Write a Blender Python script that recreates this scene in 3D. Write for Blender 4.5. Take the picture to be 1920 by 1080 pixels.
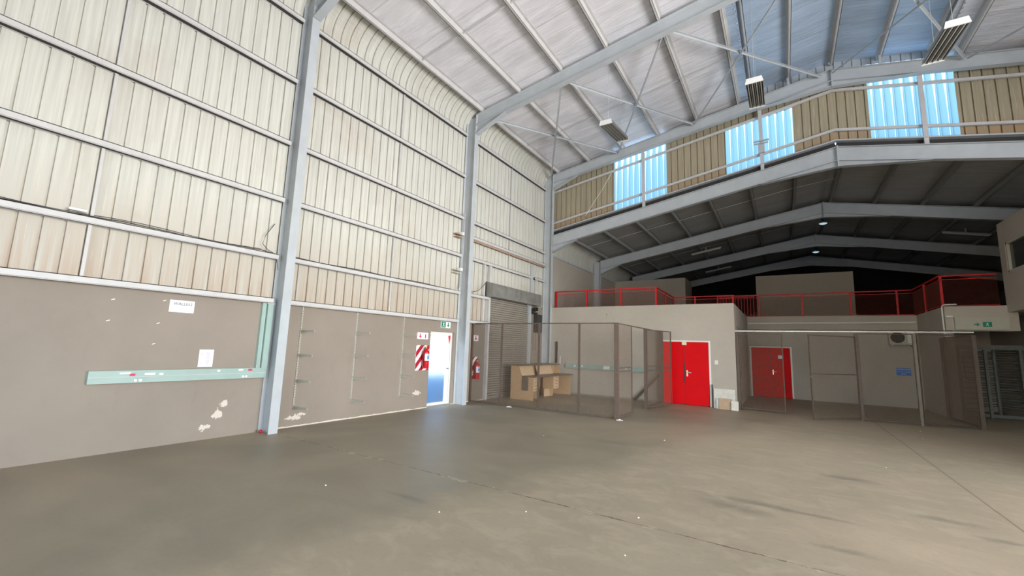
import bpy, math, random
from mathutils import Vector, Matrix
random.seed(7)
scene = bpy.context.scene
for o in list(bpy.data.objects): bpy.data.objects.remove(o)
COL = scene.collection

# ------------------------------------------------------------------ camera
CAM = Vector((8.24, 0.0, 1.68))
FPX, YAW, PITCH, ROLL = 794.476, -0.5711, 0.1398, 0.0327
cy, sy, cp, sp = math.cos(YAW), math.sin(YAW), math.cos(PITCH), math.sin(PITCH)
fwd = Vector((sy*cp, cy*cp, sp)); rt = Vector((cy, -sy, 0)); up = rt.cross(fwd)
c_, s_ = math.cos(ROLL), math.sin(ROLL)
R_, U_ = c_*rt + s_*up, -s_*rt + c_*up
cd = bpy.data.cameras.new('camera'); cam = bpy.data.objects.new('camera', cd); COL.objects.link(cam)
cam.matrix_world = Matrix(((R_.x, U_.x, -fwd.x, CAM.x), (R_.y, U_.y, -fwd.y, CAM.y), (R_.z, U_.z, -fwd.z, CAM.z), (0, 0, 0, 1)))
cd.sensor_width = 36; cd.sensor_fit = 'HORIZONTAL'; cd.lens = FPX*36/1920; cd.clip_start = .05; cd.clip_end = 300
scene.camera = cam
# ------------------------------------------------------------------ world, lights, exposure
vs = scene.view_settings
vs.view_transform = 'Standard'; vs.look = 'None'; vs.gamma = 1; vs.use_curve_mapping = False; vs.exposure = 0.0
w = bpy.data.worlds.new('world'); scene.world = w; w.use_nodes = True
nt = w.node_tree; nt.nodes.clear()
sky = nt.nodes.new('ShaderNodeTexSky'); sky.sky_type = 'NISHITA'; sky.sun_disc = False
sky.sun_elevation = math.radians(48); sky.sun_rotation = math.radians(200)
bg = nt.nodes.new('ShaderNodeBackground'); bg.inputs[1].default_value = 1.0
wo = nt.nodes.new('ShaderNodeOutputWorld'); nt.links.new(sky.outputs[0], bg.inputs[0]); nt.links.new(bg.outputs[0], wo.inputs[0])

def area(name, loc, target, sx, sy_, power, color, spread=180):
    l = bpy.data.lights.new(name, 'AREA'); l.shape = 'RECTANGLE'; l.size = sx; l.size_y = sy_; l.energy = power; l.color = color; l.spread = math.radians(spread)
    o = bpy.data.objects.new(name, l); COL.objects.link(o); o.location = loc
    d = Vector(target) - Vector(loc); o.rotation_euler = d.to_track_quat('-Z', 'Y').to_euler(); return o
# daylight coming in through the big open doorways of the right wall and the back wall
area('daylight_right_doorway', (19.55, 3.2, 3.1), (0, 9.6, 4.8), 8.4, 5.8, 1580, (1.0, .985, .97), 112)
area('daylight_back_doorway', (7.5, -6.8, 2.9), (7.0, 14, 3.6), 9.0, 5.4, 120, (1.0, .98, .95))


# ------------------------------------------------------------------ geometry helpers
X0 = 0.0; XR = 19.7; APX = 9.85
FR = [4.40, 9.88, 15.20, 20.70, 26.15, 31.6]       # portal frame lines
def zu(x):  return 8.87 + .158*x if x <= APX else 8.87 + .158*APX - .20*(x-APX)      # top of upper rafters
def zl(x):  return 6.23 + .172*x if x <= APX else 6.23 + .172*APX - .20*(x-APX)      # top of lower rafters

class MB:
    def __init__(s): s.v = []; s.f = []; s.sm = []
    def add(s, vs_, fs, smooth=False):
        b = len(s.v); s.v += [tuple(v) for v in vs_]
        for f in fs: s.f.append(tuple(b+i for i in f)); s.sm.append(smooth)
        return s
    def box(s, x0, x1, y0, y1, z0, z1):
        return s.add([(x0,y0,z0),(x1,y0,z0),(x1,y1,z0),(x0,y1,z0),(x0,y0,z1),(x1,y0,z1),(x1,y1,z1),(x0,y1,z1)],
                     [(0,3,2,1),(4,5,6,7),(0,1,5,4),(1,2,6,5),(2,3,7,6),(3,0,4,7)])
    def bar(s, p, q, w_, h, upv=(0,0,1), ow=0, oh=0):
        p, q = Vector(p), Vector(q); d = (q-p).normalized(); u = Vector(upv)
        a = d.cross(u)
        if a.length < 1e-4: a = d.cross(Vector((0,1,0)))
        a.normalize(); b = a.cross(d).normalized()
        vs_ = []
        for c in (p, q):
            for i, j in ((-1,-1),(1,-1),(1,1),(-1,1)):
                vs_.append(c + a*(i*w_/2+ow) + b*(j*h/2+oh))
        return s.add(vs_, [(0,1,2,3),(7,6,5,4),(0,4,5,1),(1,5,6,2),(2,6,7,3),(3,7,4,0)])
    def tube(s, pts, r, n=8, cap=True):
        pts = [Vector(p) for p in pts]; rings = []
        for i, p in enumerate(pts):
            d = (pts[min(i+1, len(pts)-1)] - pts[max(i-1, 0)]).normalized()
            a = d.cross(Vector((0,0,1)))
            if a.length < .05: a = d.cross(Vector((0,1,0)))
            a.normalize(); b = a.cross(d)
            rr = r[i] if isinstance(r, (list, tuple)) else r
            rings.append([p + (a*math.cos(2*math.pi*k/n) + b*math.sin(2*math.pi*k/n))*rr for k in range(n)])
        vs_ = [v for rg in rings for v in rg]; fs = []
        for i in range(len(pts)-1):
            for k in range(n): fs.append((i*n+k, i*n+(k+1)%n, (i+1)*n+(k+1)%n, (i+1)*n+k))
        s.add(vs_, fs, True)
        if cap:
            s.add(rings[0], [tuple(range(n-1,-1,-1))]); s.add(rings[-1], [tuple(range(n))])
        return s
    def prism(s, poly, axis, a0, a1):
        # poly: 2-D outline in the two other axes (in x,y,z order), extruded along axis between a0 and a1
        def mk(p, a):
            if axis == 'x': return (a, p[0], p[1])
            if axis == 'y': return (p[0], a, p[1])
            return (p[0], p[1], a)
        n = len(poly)
        vs_ = [mk(p, a0) for p in poly] + [mk(p, a1) for p in poly]
        fs = [tuple(range(n)), tuple(range(2*n-1, n-1, -1))] + [(i, i+n, (i+1)%n+n, (i+1)%n) for i in range(n)]
        return s.add(vs_, fs)
    def build(s, name, mat, parent=None, kind=None, smooth=None):
        me = bpy.data.meshes.new(name); me.from_pydata(s.v, [], s.f)
        for p, sm in zip(me.polygons, s.sm): p.use_smooth = sm
        me.materials.append(mat); me.update()
        o = bpy.data.objects.new(name, me); COL.objects.link(o)
        if parent: o.parent = parent
        if kind: o['kind'] = kind
        return o
def fixn(o):
    import bmesh
    bm = bmesh.new(); bm.from_mesh(o.data); bmesh.ops.recalc_face_normals(bm, faces=bm.faces); bm.to_mesh(o.data); bm.free(); return o
def tag(o, label, cat, group=None):
    o['label'] = label; o['category'] = cat
    if group: o['group'] = group
    return o
def thing(name, label, cat, loc=(0,0,0), group=None):
    """an Empty at the thing's base; parts are built in world coordinates and keep them"""
    o = bpy.data.objects.new(name, None); COL.objects.link(o); o.location = loc; o.empty_display_size = .1
    tag(o, label, cat, group); return o
def part(mb, name, mat, root):
    o = mb.build(name, mat); o.parent = root; o.matrix_parent_inverse = Matrix.Translation(-total(root)); return o
def total(r):
    t = Vector(r.location); p = r.parent
    return t
def sub(mb, name, mat, pr):
    o = mb.build(name, mat); o.parent = pr; return o
def struct(mb, name, mat):
    return mb.build(name, mat, kind='structure')
def sroot(name, loc=(0,0,0)):
    o = bpy.data.objects.new(name, None); COL.objects.link(o); o.location = loc; o['kind'] = 'structure'; return o
def text_mesh(name, body, size, mat, matrix, extrude=.001):
    c = bpy.data.curves.new(name, 'FONT'); c.body = body; c.size = size; c.align_x = 'CENTER'; c.align_y = 'CENTER'; c.extrude = extrude
    t = bpy.data.objects.new(name+'_tmp', c)
    me = bpy.data.meshes.new_from_object(t); me.name = name
    bpy.data.objects.remove(t)
    me.transform(matrix); me.materials.clear(); me.materials.append(mat)
    o = bpy.data.objects.new(name, me); COL.objects.link(o); return o
def putpart(o, root):
    o.parent = root; o.matrix_parent_inverse = Matrix.Translation(-total(root)); return o
# text frames: text x axis -> world +y on the left wall (facing +x);  text x -> world +x on walls facing -y
def M_left(x, y, z): return Matrix(((0,0,1,x),(1,0,0,y),(0,1,0,z),(0,0,0,1)))
def M_front(x, y, z): return Matrix(((1,0,0,x),(0,0,-1,y),(0,1,0,z),(0,0,0,1)))

# ------------------------------------------------------------------ materials
def new_mat(name):
    m = bpy.data.materials.new(name); m.use_nodes = True; n = m.node_tree.nodes; n.clear()
    out = n.new('ShaderNodeOutputMaterial'); b = n.new('ShaderNodeBsdfPrincipled')
    m.node_tree.links.new(b.outputs[0], out.inputs[0]); return m, m.node_tree, b, out
def S(v): return ((v/255)/12.92 if v/255 <= .04045 else ((v/255+.055)/1.055)**2.4)
def rgb(r, g, b): return (S(r), S(g), S(b), 1)
def noise(t, scale, detail=3, rough=.5, sc=(1,1,1), dist=0, loc=(0,0,0)):
    tc = t.nodes.new('ShaderNodeTexCoord'); mp = t.nodes.new('ShaderNodeMapping'); mp.inputs['Scale'].default_value = sc; mp.inputs['Location'].default_value = loc
    nz = t.nodes.new('ShaderNodeTexNoise'); nz.inputs['Scale'].default_value = scale; nz.inputs['Detail'].default_value = detail
    nz.inputs['Roughness'].default_value = rough; nz.inputs['Distortion'].default_value = dist
    t.links.new(tc.outputs['Object'], mp.inputs[0]); t.links.new(mp.outputs[0], nz.inputs['Vector']); return nz.outputs['Fac']
def ramp(t, fac, p0, p1, c0=(0,0,0,1), c1=(1,1,1,1)):
    r = t.nodes.new('ShaderNodeValToRGB'); r.color_ramp.elements[0].position = p0; r.color_ramp.elements[1].position = p1
    r.color_ramp.elements[0].color = c0; r.color_ramp.elements[1].color = c1; t.links.new(fac, r.inputs[0]); return r.outputs[0]
def mix(t, fac, a, b, mode='MIX'):
    m = t.nodes.new('ShaderNodeMixRGB'); m.blend_type = mode
    for i, v in ((0, fac), (1, a), (2, b)):
        if hasattr(v, 'is_output'): t.links.new(v, m.inputs[i])
        else: m.inputs[i].default_value = v
    return m.outputs[0]
def math_(t, op, a, b=0.0, clamp=False):
    m = t.nodes.new('ShaderNodeMath'); m.operation = op; m.use_clamp = clamp
    for i, v in ((0, a), (1, b)):
        if hasattr(v, 'is_output'): t.links.new(v, m.inputs[i])
        else: m.inputs[i].default_value = v
    return m.outputs[0]
def xyz(t):
    tc = t.nodes.new('ShaderNodeTexCoord'); sx = t.nodes.new('ShaderNodeSeparateXYZ'); t.links.new(tc.outputs['Object'], sx.inputs[0]); return sx.outputs
def bump(t, b, h, strength=.3, dist=.01):
    bp = t.nodes.new('ShaderNodeBump'); bp.inputs['Strength'].default_value = strength; bp.inputs['Distance'].default_value = dist
    t.links.new(h, bp.inputs['Height']); t.links.new(bp.outputs[0], b.inputs['Normal'])
def simple(name, col, rough=.5, metal=0, var=.12, scale=6, spec=.4, sc=(1,1,1)):
    m, t, b, o = new_mat(name)
    f = noise(t, scale, 4, .6, sc)
    dark = tuple(c*(1-var) for c in col[:3]) + (1,); lite = tuple(min(1, c*(1+var)) for c in col[:3]) + (1,)
    t.links.new(ramp(t, f, .3, .7, dark, lite), b.inputs['Base Color'])
    b.inputs['Roughness'].default_value = rough; b.inputs['Metallic'].default_value = metal; b.inputs['Specular IOR Level'].default_value = spec
    return m
M = {}
M['steel'] = simple('grey painted steel', rgb(184,189,192), .45, 0, .06, 3)
M['girt'] = simple('pale painted girt steel', rgb(200,198,196), .45, 0, .06, 5)
M['purlinlow'] = simple('dull grey purlin steel', rgb(146,146,142), .55, 0, .08, 5)
M['girtshade'] = simple('painted shade under girt', rgb(74,70,68), .7, .2, .15, 8)
M['rust'] = simple('rusty steel', rgb(166,142,124), .8, 0, .18, 14)
M['shutter'] = simple('dull grey brown slats', rgb(150,143,132), .5, 0, .08, 6)
M['galv'] = simple('galvanised steel', rgb(196,200,200), .32, .75, .15, 20)
M['boxgalv'] = simple('dull galvanised sheet', rgb(142,142,136), .45, .3, .25, 3)
M['dull'] = simple('dull grey turnstile steel', rgb(104,106,102), .5, .1, .15, 10)
M['chrome'] = simple('polished steel tube', rgb(246,246,242), .25, .35, .05, 20)
M['cage'] = simple('brown painted steel', rgb(96,82,72), .55, 0, .12, 10)
M['postgrey'] = simple('dull grey painted post', rgb(128,122,108), .55, 0, .1, 10)
M['mesh'] = simple('brown wire', rgb(118,102,88), .6, 0, .1, 10)
M['red'] = simple('red painted door', rgb(220,2,16), .55, 0, .04, 1.5, .15)
M['redrail'] = simple('red painted rail', rgb(205,34,38), .45, 0, .06, 4)
M['redmesh'] = simple('red painted wire', rgb(118,58,50), .5, 0, .06, 4)
M['white'] = simple('white painted metal', rgb(232,232,228), .4, 0, .03, 5)
M['paper'] = simple('white paper', rgb(244,243,246), .8, 0, .02, 5)
M['ink'] = simple('dark ink', rgb(70,70,82), .8, 0, .05, 5)
M['faint'] = simple('pale grey ink', rgb(196,190,206), .8, 0, .1, 30)
M['teal'] = simple('pale teal enamel', rgb(158,180,172), .4, 0, .05, 4)
M['black'] = simple('black rubber', rgb(30,30,30), .6, 0, .1, 8)
M['dark'] = simple('dark steel', rgb(66,64,62), .5, .2, .1, 8)
M['wood'] = simple('light oak laminate', rgb(196,162,124), .5, 0, .06, 5, sc=(1,1,5))
M['woodlite'] = simple('pale oak laminate', rgb(216,186,150), .5, 0, .05, 5, sc=(1,1,5))
M['top'] = simple('grey brown worktop', rgb(112,98,86), .4, 0, .08, 8)
M['extred'] = simple('red enamel', rgb(196,24,36), .28, 0, .04, 4)
M['signred'] = simple('sign red', rgb(214,52,88), .5, 0, .03, 4)
M['stripe'] = simple('dark red stripe', rgb(172,34,52), .5, 0, .05, 4)
M['green'] = simple('sign green', rgb(22,132,100), .5, 0, .04, 4)
M['blue'] = simple('sign blue', rgb(40,120,215), .5, 0, .05, 4)
M['brass'] = simple('brass', rgb(190,150,90), .35, .8, .1, 9)
M['tile'] = simple('veined pale tile', rgb(212,208,196), .35, 0, .12, 5)
M['browntile'] = simple('beige board', rgb(186,160,132), .6, 0, .08, 7)
M['ivory'] = simple('ivory plastic', rgb(236,228,200), .45, 0, .03, 5)
M['reflector'] = simple('grey reflector', rgb(150,150,146), .3, .7, .1, 4)
M['acgrey'] = simple('cream appliance metal', rgb(186,184,170), .5, 0, .05, 4)
M['cable'] = simple('dark cable', rgb(62,58,56), .6, 0, .1, 10)
M['glassdark'] = simple('dark window glass', rgb(60,60,58), .15, 0, .1, 2)

def plaster(name, col, dirt=(0.55,.5,.45), base=True):
    m, t, b, o = new_mat(name)
    f = noise(t, .8, 5, .6); f2 = noise(t, 9, 4, .6); f3 = noise(t, 2.2, 4, .55, (1,1,.5), 1.2, (3,7,1))
    c = mix(t, ramp(t, f, .35, .7), tuple(x*.93 for x in col[:3])+(1,), tuple(min(1,x*1.05) for x in col[:3])+(1,))
    c = mix(t, math_(t, 'MULTIPLY', ramp(t, f2, .4, .75), .10), c, (.35,.28,.22,1))
    c = mix(t, math_(t, 'MULTIPLY', ramp(t, f3, .62, .74), .22), c, tuple(x*.72 for x in col[:3])+(1,))
    t.links.new(c, b.inputs['Base Color']); b.inputs['Roughness'].default_value = .62; b.inputs['Specular IOR Level'].default_value = .3
    bump(t, b, noise(t, 28, 3), .12, .006); return m
M['brick'] = plaster('taupe painted plaster', rgb(152,142,131))
M['block'] = plaster('warm grey painted plaster', rgb(186,178,166))
M['conc'] = plaster('concrete slab', rgb(150,146,136))

# chipped plaster patches on the left wall, scuffs along its foot
def left_plaster():
    m = plaster('taupe painted plaster with chips', rgb(149,138,126)); t = m.node_tree
    b = [n for n in t.nodes if n.type == 'BSDF_PRINCIPLED'][0]
    src = b.inputs['Base Color'].links[0].from_socket
    s = xyz(t); tot = None
    nz = noise(t, 7, 4, .65, (1,1,1), .8)
    for (yc, zc, ry, rz) in ((4.98,.17,.34,.07),(5.15,.23,.22,.06),(8.35,.42,.26,.10),(3.62,.40,.16,.16),(3.72,.55,.13,.09),(3.45,.2,.18,.1),(9.95,.35,.08,.3)):
        dy = math_(t, 'DIVIDE', math_(t, 'SUBTRACT', s[1], yc), ry); dz = math_(t, 'DIVIDE', math_(t, 'SUBTRACT', s[2], zc), rz)
        d = math_(t, 'SQRT', math_(t, 'ADD', math_(t, 'MULTIPLY', dy, dy), math_(t, 'MULTIPLY', dz, dz)))
        k = math_(t, 'GREATER_THAN', math_(t, 'SUBTRACT', math_(t, 'MULTIPLY', nz, 2.3), d), .72)
        tot = k if tot is None else math_(t, 'MAXIMUM', tot, k)
    # crumbling line where wall meets floor
    edge = math_(t, 'GREATER_THAN', math_(t, 'SUBTRACT', math_(t, 'MULTIPLY', noise(t, 3.5, 5, .7, (1,1,1), 0, (5,2,0)), .075), s[2]), .012)
    edge = math_(t, 'MULTIPLY', edge, math_(t, 'GREATER_THAN', s[1], 4.4))
    tot = math_(t, 'MAXIMUM', tot, edge)
    c = mix(t, tot, src, rgb(214,204,190)); t.links.new(c, b.inputs['Base Color'])
    return m
M['brickleft'] = left_plaster()

def cladding(name, base, warm, axis, seed=0):
    """corrugated sheet lining: pale paint, vertical streaks, rust-brown tint growing near the sheet foot"""
    m, t, b, o = new_mat(name)
    sc = (1, 9, .28) if axis == 'y' else (9, 1, .28)
    f = noise(t, 2.2, 3, .55, sc, 0, (seed,seed,0)); f2 = noise(t, .55, 4, .6, (1,1,1), .4, (seed,1,4)); f3 = noise(t, 5.5, 2, .5, sc, 0, (2,seed,0))
    c = mix(t, ramp(t, f, .38, .64), tuple(x*.90 for x in base[:3])+(1,), tuple(min(1,x*1.06) for x in base[:3])+(1,))
    s = xyz(t)
    if axis == 'y':
        low = math_(t, 'SUBTRACT', 1.0, math_(t, 'DIVIDE', math_(t, 'SUBTRACT', s[2], 2.3), 1.9, True), True)
        far = math_(t, 'DIVIDE', math_(t, 'SUBTRACT', s[1], 3.0), 14.0, True)
    else:
        zz = math_(t, 'SUBTRACT', s[2], math_(t, 'ADD', 6.5, math_(t, 'MULTIPLY', math_(t, 'MINIMUM', s[0], math_(t, 'SUBTRACT', 19.7, s[0])), .17)))
        low = math_(t, 'SUBTRACT', 1.0, math_(t, 'DIVIDE', math_(t, 'ABSOLUTE', zz), .55, True), True); far = None
    k = math_(t, 'MULTIPLY', math_(t, 'ADD', math_(t, 'MULTIPLY', low, .8), .0), ramp(t, f, .2, .6))
    k = math_(t, 'ADD', k, math_(t, 'MULTIPLY', ramp(t, f2, .56, .75), .28), True)
    c = mix(t, k, c, warm)
    c = mix(t, math_(t, 'MULTIPLY', ramp(t, f3, .62, .72), .22), c, rgb(238,236,226))
    t.links.new(c, b.inputs['Base Color']); b.inputs['Roughness'].default_value = .5; b.inputs['Specular IOR Level'].default_value = .35
    return m
M['clad'] = cladding('cream corrugated sheet', rgb(207,206,196), rgb(166,138,112), 'y')
M['cladg'] = cladding('beige corrugated gable sheet', rgb(170,159,134), rgb(176,132,92), 'x', 3)

def lining(name, col, seed):
    m, t, b, o = new_mat(name)
    f = noise(t, 1.3, 4, .6, (.5, 2.2, 1), .7, (seed,0,0)); f2 = noise(t, 5, 3, .6, (.25, 3, 1), 1.0, (0,seed,0))
    s = xyz(t)
    fr_ = math_(t, 'ABSOLUTE', math_(t, 'SUBTRACT', math_(t, 'FRACT', math_(t, 'DIVIDE', s[1], 1.37)), .5))
    seam = math_(t, 'GREATER_THAN', fr_, .488)
    c = mix(t, ramp(t, f, .35, .7), tuple(x*.86 for x in col[:3])+(1,), tuple(min(1,x*1.08) for x in col[:3])+(1,))
    c = mix(t, math_(t, 'MULTIPLY', seam, .45), c, tuple(x*.55 for x in col[:3])+(1,))
    t.links.new(c, b.inputs['Base Color']); b.inputs['Roughness'].default_value = .38; b.inputs['Metallic'].default_value = .15
    h = math_(t, 'ADD', f2, math_(t, 'MULTIPLY', f, .8)); bump(t, b, h, .45, .05); return m
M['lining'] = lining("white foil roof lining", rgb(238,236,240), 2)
M['liningbluelit'] = lining('foil roof lining with painted blue light', rgb(188,206,228), 7)  # blue light from the gable windows painted into the lining colour
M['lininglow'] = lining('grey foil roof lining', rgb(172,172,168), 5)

def floor_mat():
    m, t, b, o = new_mat('worn concrete floor')
    s = xyz(t)
    big = noise(t, .16, 4, .55, (1,1,1), .6, (1.7,4.2,0)); mid = noise(t, .8, 5, .62, (1,1.6,1), .8, (9,2,0)); fine = noise(t, 14, 4, .65); scuff = noise(t, 2.3, 5, .70, (1.0,1.5,1), .7, (3,3,0))
    c = mix(t, ramp(t, mid, .36, .66), rgb(138,129,109), rgb(152,142,121))
    c = mix(t, math_(t, 'MULTIPLY', ramp(t, big, .46, .60), .6), c, rgb(182,163,138))
    # dusty scuffed zone: a band on the camera side of the joint and a broad zone to the right
    nb = math_(t, 'MULTIPLY', math_(t, 'SUBTRACT', noise(t, .5, 4, .6, (1,1,1), .5, (6,1,0)), .5), 3.2)
    z1 = math_(t, 'ADD', math_(t, 'SUBTRACT', math_(t, 'SUBTRACT', s[0], 4.4), math_(t, 'MULTIPLY', math_(t, 'MAXIMUM', math_(t, 'SUBTRACT', s[1], 3.0), 0.0), .3)), math_(t, 'MULTIPLY', nb, .6))
    zone = math_(t, 'DIVIDE', z1, .8, True)
    sf = ramp(t, scuff, .47, .66)
    c = mix(t, math_(t, 'MULTIPLY', math_(t, 'MULTIPLY', sf, zone), .30), c, rgb(206,188,160))
    c = mix(t, math_(t, 'MULTIPLY', zone, .4), c, rgb(188,170,144))
    c = mix(t, math_(t, 'MULTIPLY', ramp(t, fine, .55, .8), .18), c, rgb(110,98,84))
    # dark stains
    for (xc, yc, rx, ry) in ((7.9,5.9,.55,.10),(8.35,5.86,.45,.05),(8.9,7.9,.35,.12),(8.6,5.0,.22,.07),(7.7,5.6,.3,.16),(9.6,6.6,.3,.1),(9.9,6.2,.25,.08),(4.6,3.6,.3,.06)):
        dx = math_(t, 'DIVIDE', math_(t, 'SUBTRACT', s[0], xc), rx); dy = math_(t, 'DIVIDE', math_(t, 'SUBTRACT', s[1], yc), ry)
        d = math_(t, 'SQRT', math_(t, 'ADD', math_(t, 'MULTIPLY', dx, dx), math_(t, 'MULTIPLY', dy, dy)))
        k = math_(t, 'SUBTRACT', 1.0, math_(t, 'ADD', math_(t, 'MULTIPLY', d, .8), math_(t, 'MULTIPLY', math_(t, 'SUBTRACT', scuff, .5), 1.6)), True)
        c = mix(t, math_(t, 'MULTIPLY', k, .5), c, rgb(92,92,84))
    # construction joints: one along x at y = 4.45 (ragged), one along y at x = 10.2
    wob = math_(t, 'MULTIPLY', math_(t, 'SUBTRACT', noise(t, 5, 5, .7), .5), .05)
    j1 = math_(t, 'ABSOLUTE', math_(t, 'ADD', math_(t, 'SUBTRACT', s[1], 4.45), wob))
    j1m = math_(t, 'LESS_THAN', j1, math_(t, 'ADD', .004, math_(t, 'MULTIPLY', ramp(t, noise(t, 6, 3, .6, (1,1,1), 0, (2,2,2)), .45, .7), .012)))
    c = mix(t, math_(t, 'MULTIPLY', math_(t, 'LESS_THAN', j1, math_(t, 'MULTIPLY', ramp(t, noise(t, 4, 5, .7, (1,1,1), 0, (8,2,2)), .5, .7), .09)), .5), c, rgb(196,180,158))
    c = mix(t, math_(t, 'MULTIPLY', j1m, .8), c, rgb(84,68,54))
    j2 = math_(t, 'ABSOLUTE', math_(t, 'SUBTRACT', s[0], 10.2))
    c = mix(t, math_(t, 'MULTIPLY', math_(t, 'LESS_THAN', j2, .010), .55), c, rgb(96,84,70))
    t.links.new(c, b.inputs['Base Color'])
    r = math_(t, 'ADD', .46, math_(t, 'MULTIPLY', zone, .2)); r = math_(t, 'ADD', r, math_(t, 'MULTIPLY', ramp(t, mid, .3, .7), .12)); t.links.new(r, b.inputs['Roughness'])
    b.inputs['Specular IOR Level'].default_value = .5
    bump(t, b, math_(t, 'SUBTRACT', math_(t, 'ADD', math_(t, 'MULTIPLY', fine, .3), scuff), math_(t, 'MULTIPLY', j1m, 3)), .12, .01)
    return m
M['floor'] = floor_mat()

def translucent_sheet():
    m, t, b, o = new_mat('translucent blue roof-light sheet')
    s = xyz(t)
    tr = t.nodes.new('ShaderNodeBsdfTranslucent'); df = t.nodes.new('ShaderNodeBsdfDiffuse'); mx = t.nodes.new('ShaderNodeMixShader')
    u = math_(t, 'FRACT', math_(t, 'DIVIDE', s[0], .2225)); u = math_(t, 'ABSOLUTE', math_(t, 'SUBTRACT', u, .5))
    # sun glare on the ribs painted as white stripes, wider towards the top edge
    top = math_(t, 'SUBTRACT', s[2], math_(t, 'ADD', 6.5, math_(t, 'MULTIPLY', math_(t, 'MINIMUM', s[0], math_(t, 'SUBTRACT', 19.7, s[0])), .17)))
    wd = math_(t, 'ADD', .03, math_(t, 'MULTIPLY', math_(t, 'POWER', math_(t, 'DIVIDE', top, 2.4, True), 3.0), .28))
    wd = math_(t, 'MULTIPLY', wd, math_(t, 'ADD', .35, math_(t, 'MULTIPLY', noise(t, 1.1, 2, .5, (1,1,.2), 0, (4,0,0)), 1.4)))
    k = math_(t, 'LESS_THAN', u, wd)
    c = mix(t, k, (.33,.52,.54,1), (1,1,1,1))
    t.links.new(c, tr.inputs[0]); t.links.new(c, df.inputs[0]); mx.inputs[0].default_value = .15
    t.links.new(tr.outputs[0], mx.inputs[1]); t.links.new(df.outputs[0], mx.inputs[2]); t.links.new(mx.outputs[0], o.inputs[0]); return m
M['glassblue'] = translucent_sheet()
def frosted():
    m, t, b, o = new_mat('frosted glass')
    b.inputs['Base Color'].default_value = (.9,.96,1,1); b.inputs['Roughness'].default_value = .62; b.inputs['Transmission Weight'].default_value = 1; b.inputs['IOR'].default_value = 1.1
    bump(t, b, noise(t, 60, 2), .05, .002); return m
M['frost'] = frosted()
def lampmat():
    m, t, b, o = new_mat('lamp glass with painted glow'); b.inputs['Base Color'].default_value = (.8,.9,1,1)
    b.inputs['Emission Color'].default_value = (.6,.85,1,1); b.inputs['Emission Strength'].default_value = .7; return m  # weak emission stands in for window light reflected by the domes
M['lamp'] = lampmat()
M['panetint'] = simple('blue pane tint board', rgb(120,190,250), .6, 0, .05, 1)
M['ground'] = simple('outdoor paving', rgb(150,150,150), .8, 0, .1, 1)

# ------------------------------------------------------------------ floor, ground
struct(MB().box(-.22, XR, -7, 64, -.2, 0), 'floor', M['floor'])
g = MB().box(-60, 80, -70, 100, -.6, -.25).build('outdoor_ground', M['ground'], kind='structure')

# ------------------------------------------------------------------ left wall: plastered brick, cream cladding that curls into the roof
WT = 2.42
wl = sroot('wall_left')
b = MB()
b.box(-.22, .02, -7, 8.72, 0, WT); b.box(-.22, .02, 8.72, 9.72, 2.06, WT); b.box(-.22, .02, 9.72, 11.26, 0, WT); b.box(-.22, .02, 14.08, 15.36, 0, 3.33)
o = b.build('brickwork', M['brickleft'], wl)
def sheet_y(y0, y1, zs, path, p=.2225, gw=.032, depth=.036, y_off=0.0):
    """ribbed sheet: y runs along the wall, path is [(x,z)...] with outward normals, narrow grooves every p"""
    mb = MB(); ys = []
    y = y0
    k0 = math.floor((y0-y_off)/p)
    k = k0
    while True:
        g0 = y_off + k*p
        for yy, d in ((g0, 0), (g0+.004, 1), (g0+gw-.004, 1), (g0+gw, 0)):
            if y0 <= yy <= y1: ys.append((yy, d))
        k += 1
        if y_off + k*p > y1: break
    ys = [(y0, 0)] + ys + [(y1, 0)]
    P = []
    for i, (x, z) in enumerate(path):
        a = Vector(path[max(i-1,0)]); c = Vector(path[min(i+1,len(path)-1)]); d = (c-a).normalized(); n = Vector((-d.y, d.x))
        P.append((Vector((x, z)), n))
    n = len(P); vs_ = []; fs = []
    for yy, d in ys:
        for pt, nn in P:
            q = pt + nn*depth*d; vs_.append((q.x, yy, q.y))
    for i in range(len(ys)-1):
        for j in range(n-1):
            fs.append((i*n+j, i*n+j+1, (i+1)*n+j+1, (i+1)*n+j))
    mb.add(vs_, fs); return mb
def curl(z0, zr, sl, x=0.0, zstart=None, R=.62):
    """vertical, then a quarter-ish arc that meets the roof line zr + sl*x"""
    top = zr + sl*(x+R); zc = top - R; path = [(x, z0), (x, zc)]
    for i in range(1, 11):
        a = math.radians(90*i/10); path.append((x+R-R*math.cos(a), zc+R*math.sin(a)))
    return path
def merge(*mbs):
    r = MB()
    for m_ in mbs: r.add(m_.v, m_.f)
    return r
up_path = lambda z0: curl(z0, 8.87+.15, .158)
cl = merge(sheet_y(-7, 11.30, 0, up_path(2.40), y_off=4.76), sheet_y(11.30, 14.12, 0, up_path(3.55), y_off=4.76), sheet_y(14.12, 15.46, 0, up_path(3.30), y_off=4.76))
cl.build('corrugated_lining', M['clad'], wl)
# lower bay beyond: brick up to 5.67 then cladding
wl2 = sroot('wall_left.001')
MB().box(-.22, .02, 15.36, 64, 0, 5.62).build('brickwork', M['block'], wl2)
merge(sheet_y(15.46, 64, 0, curl(5.6, 6.23+.15, .172, R=.45), y_off=4.76)).build('corrugated_lining', M['clad'], wl2)
MB().box(.02, .07, 15.4, 64, 5.60, 5.68).build('capping_angle', M['steel'], wl2)

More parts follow.
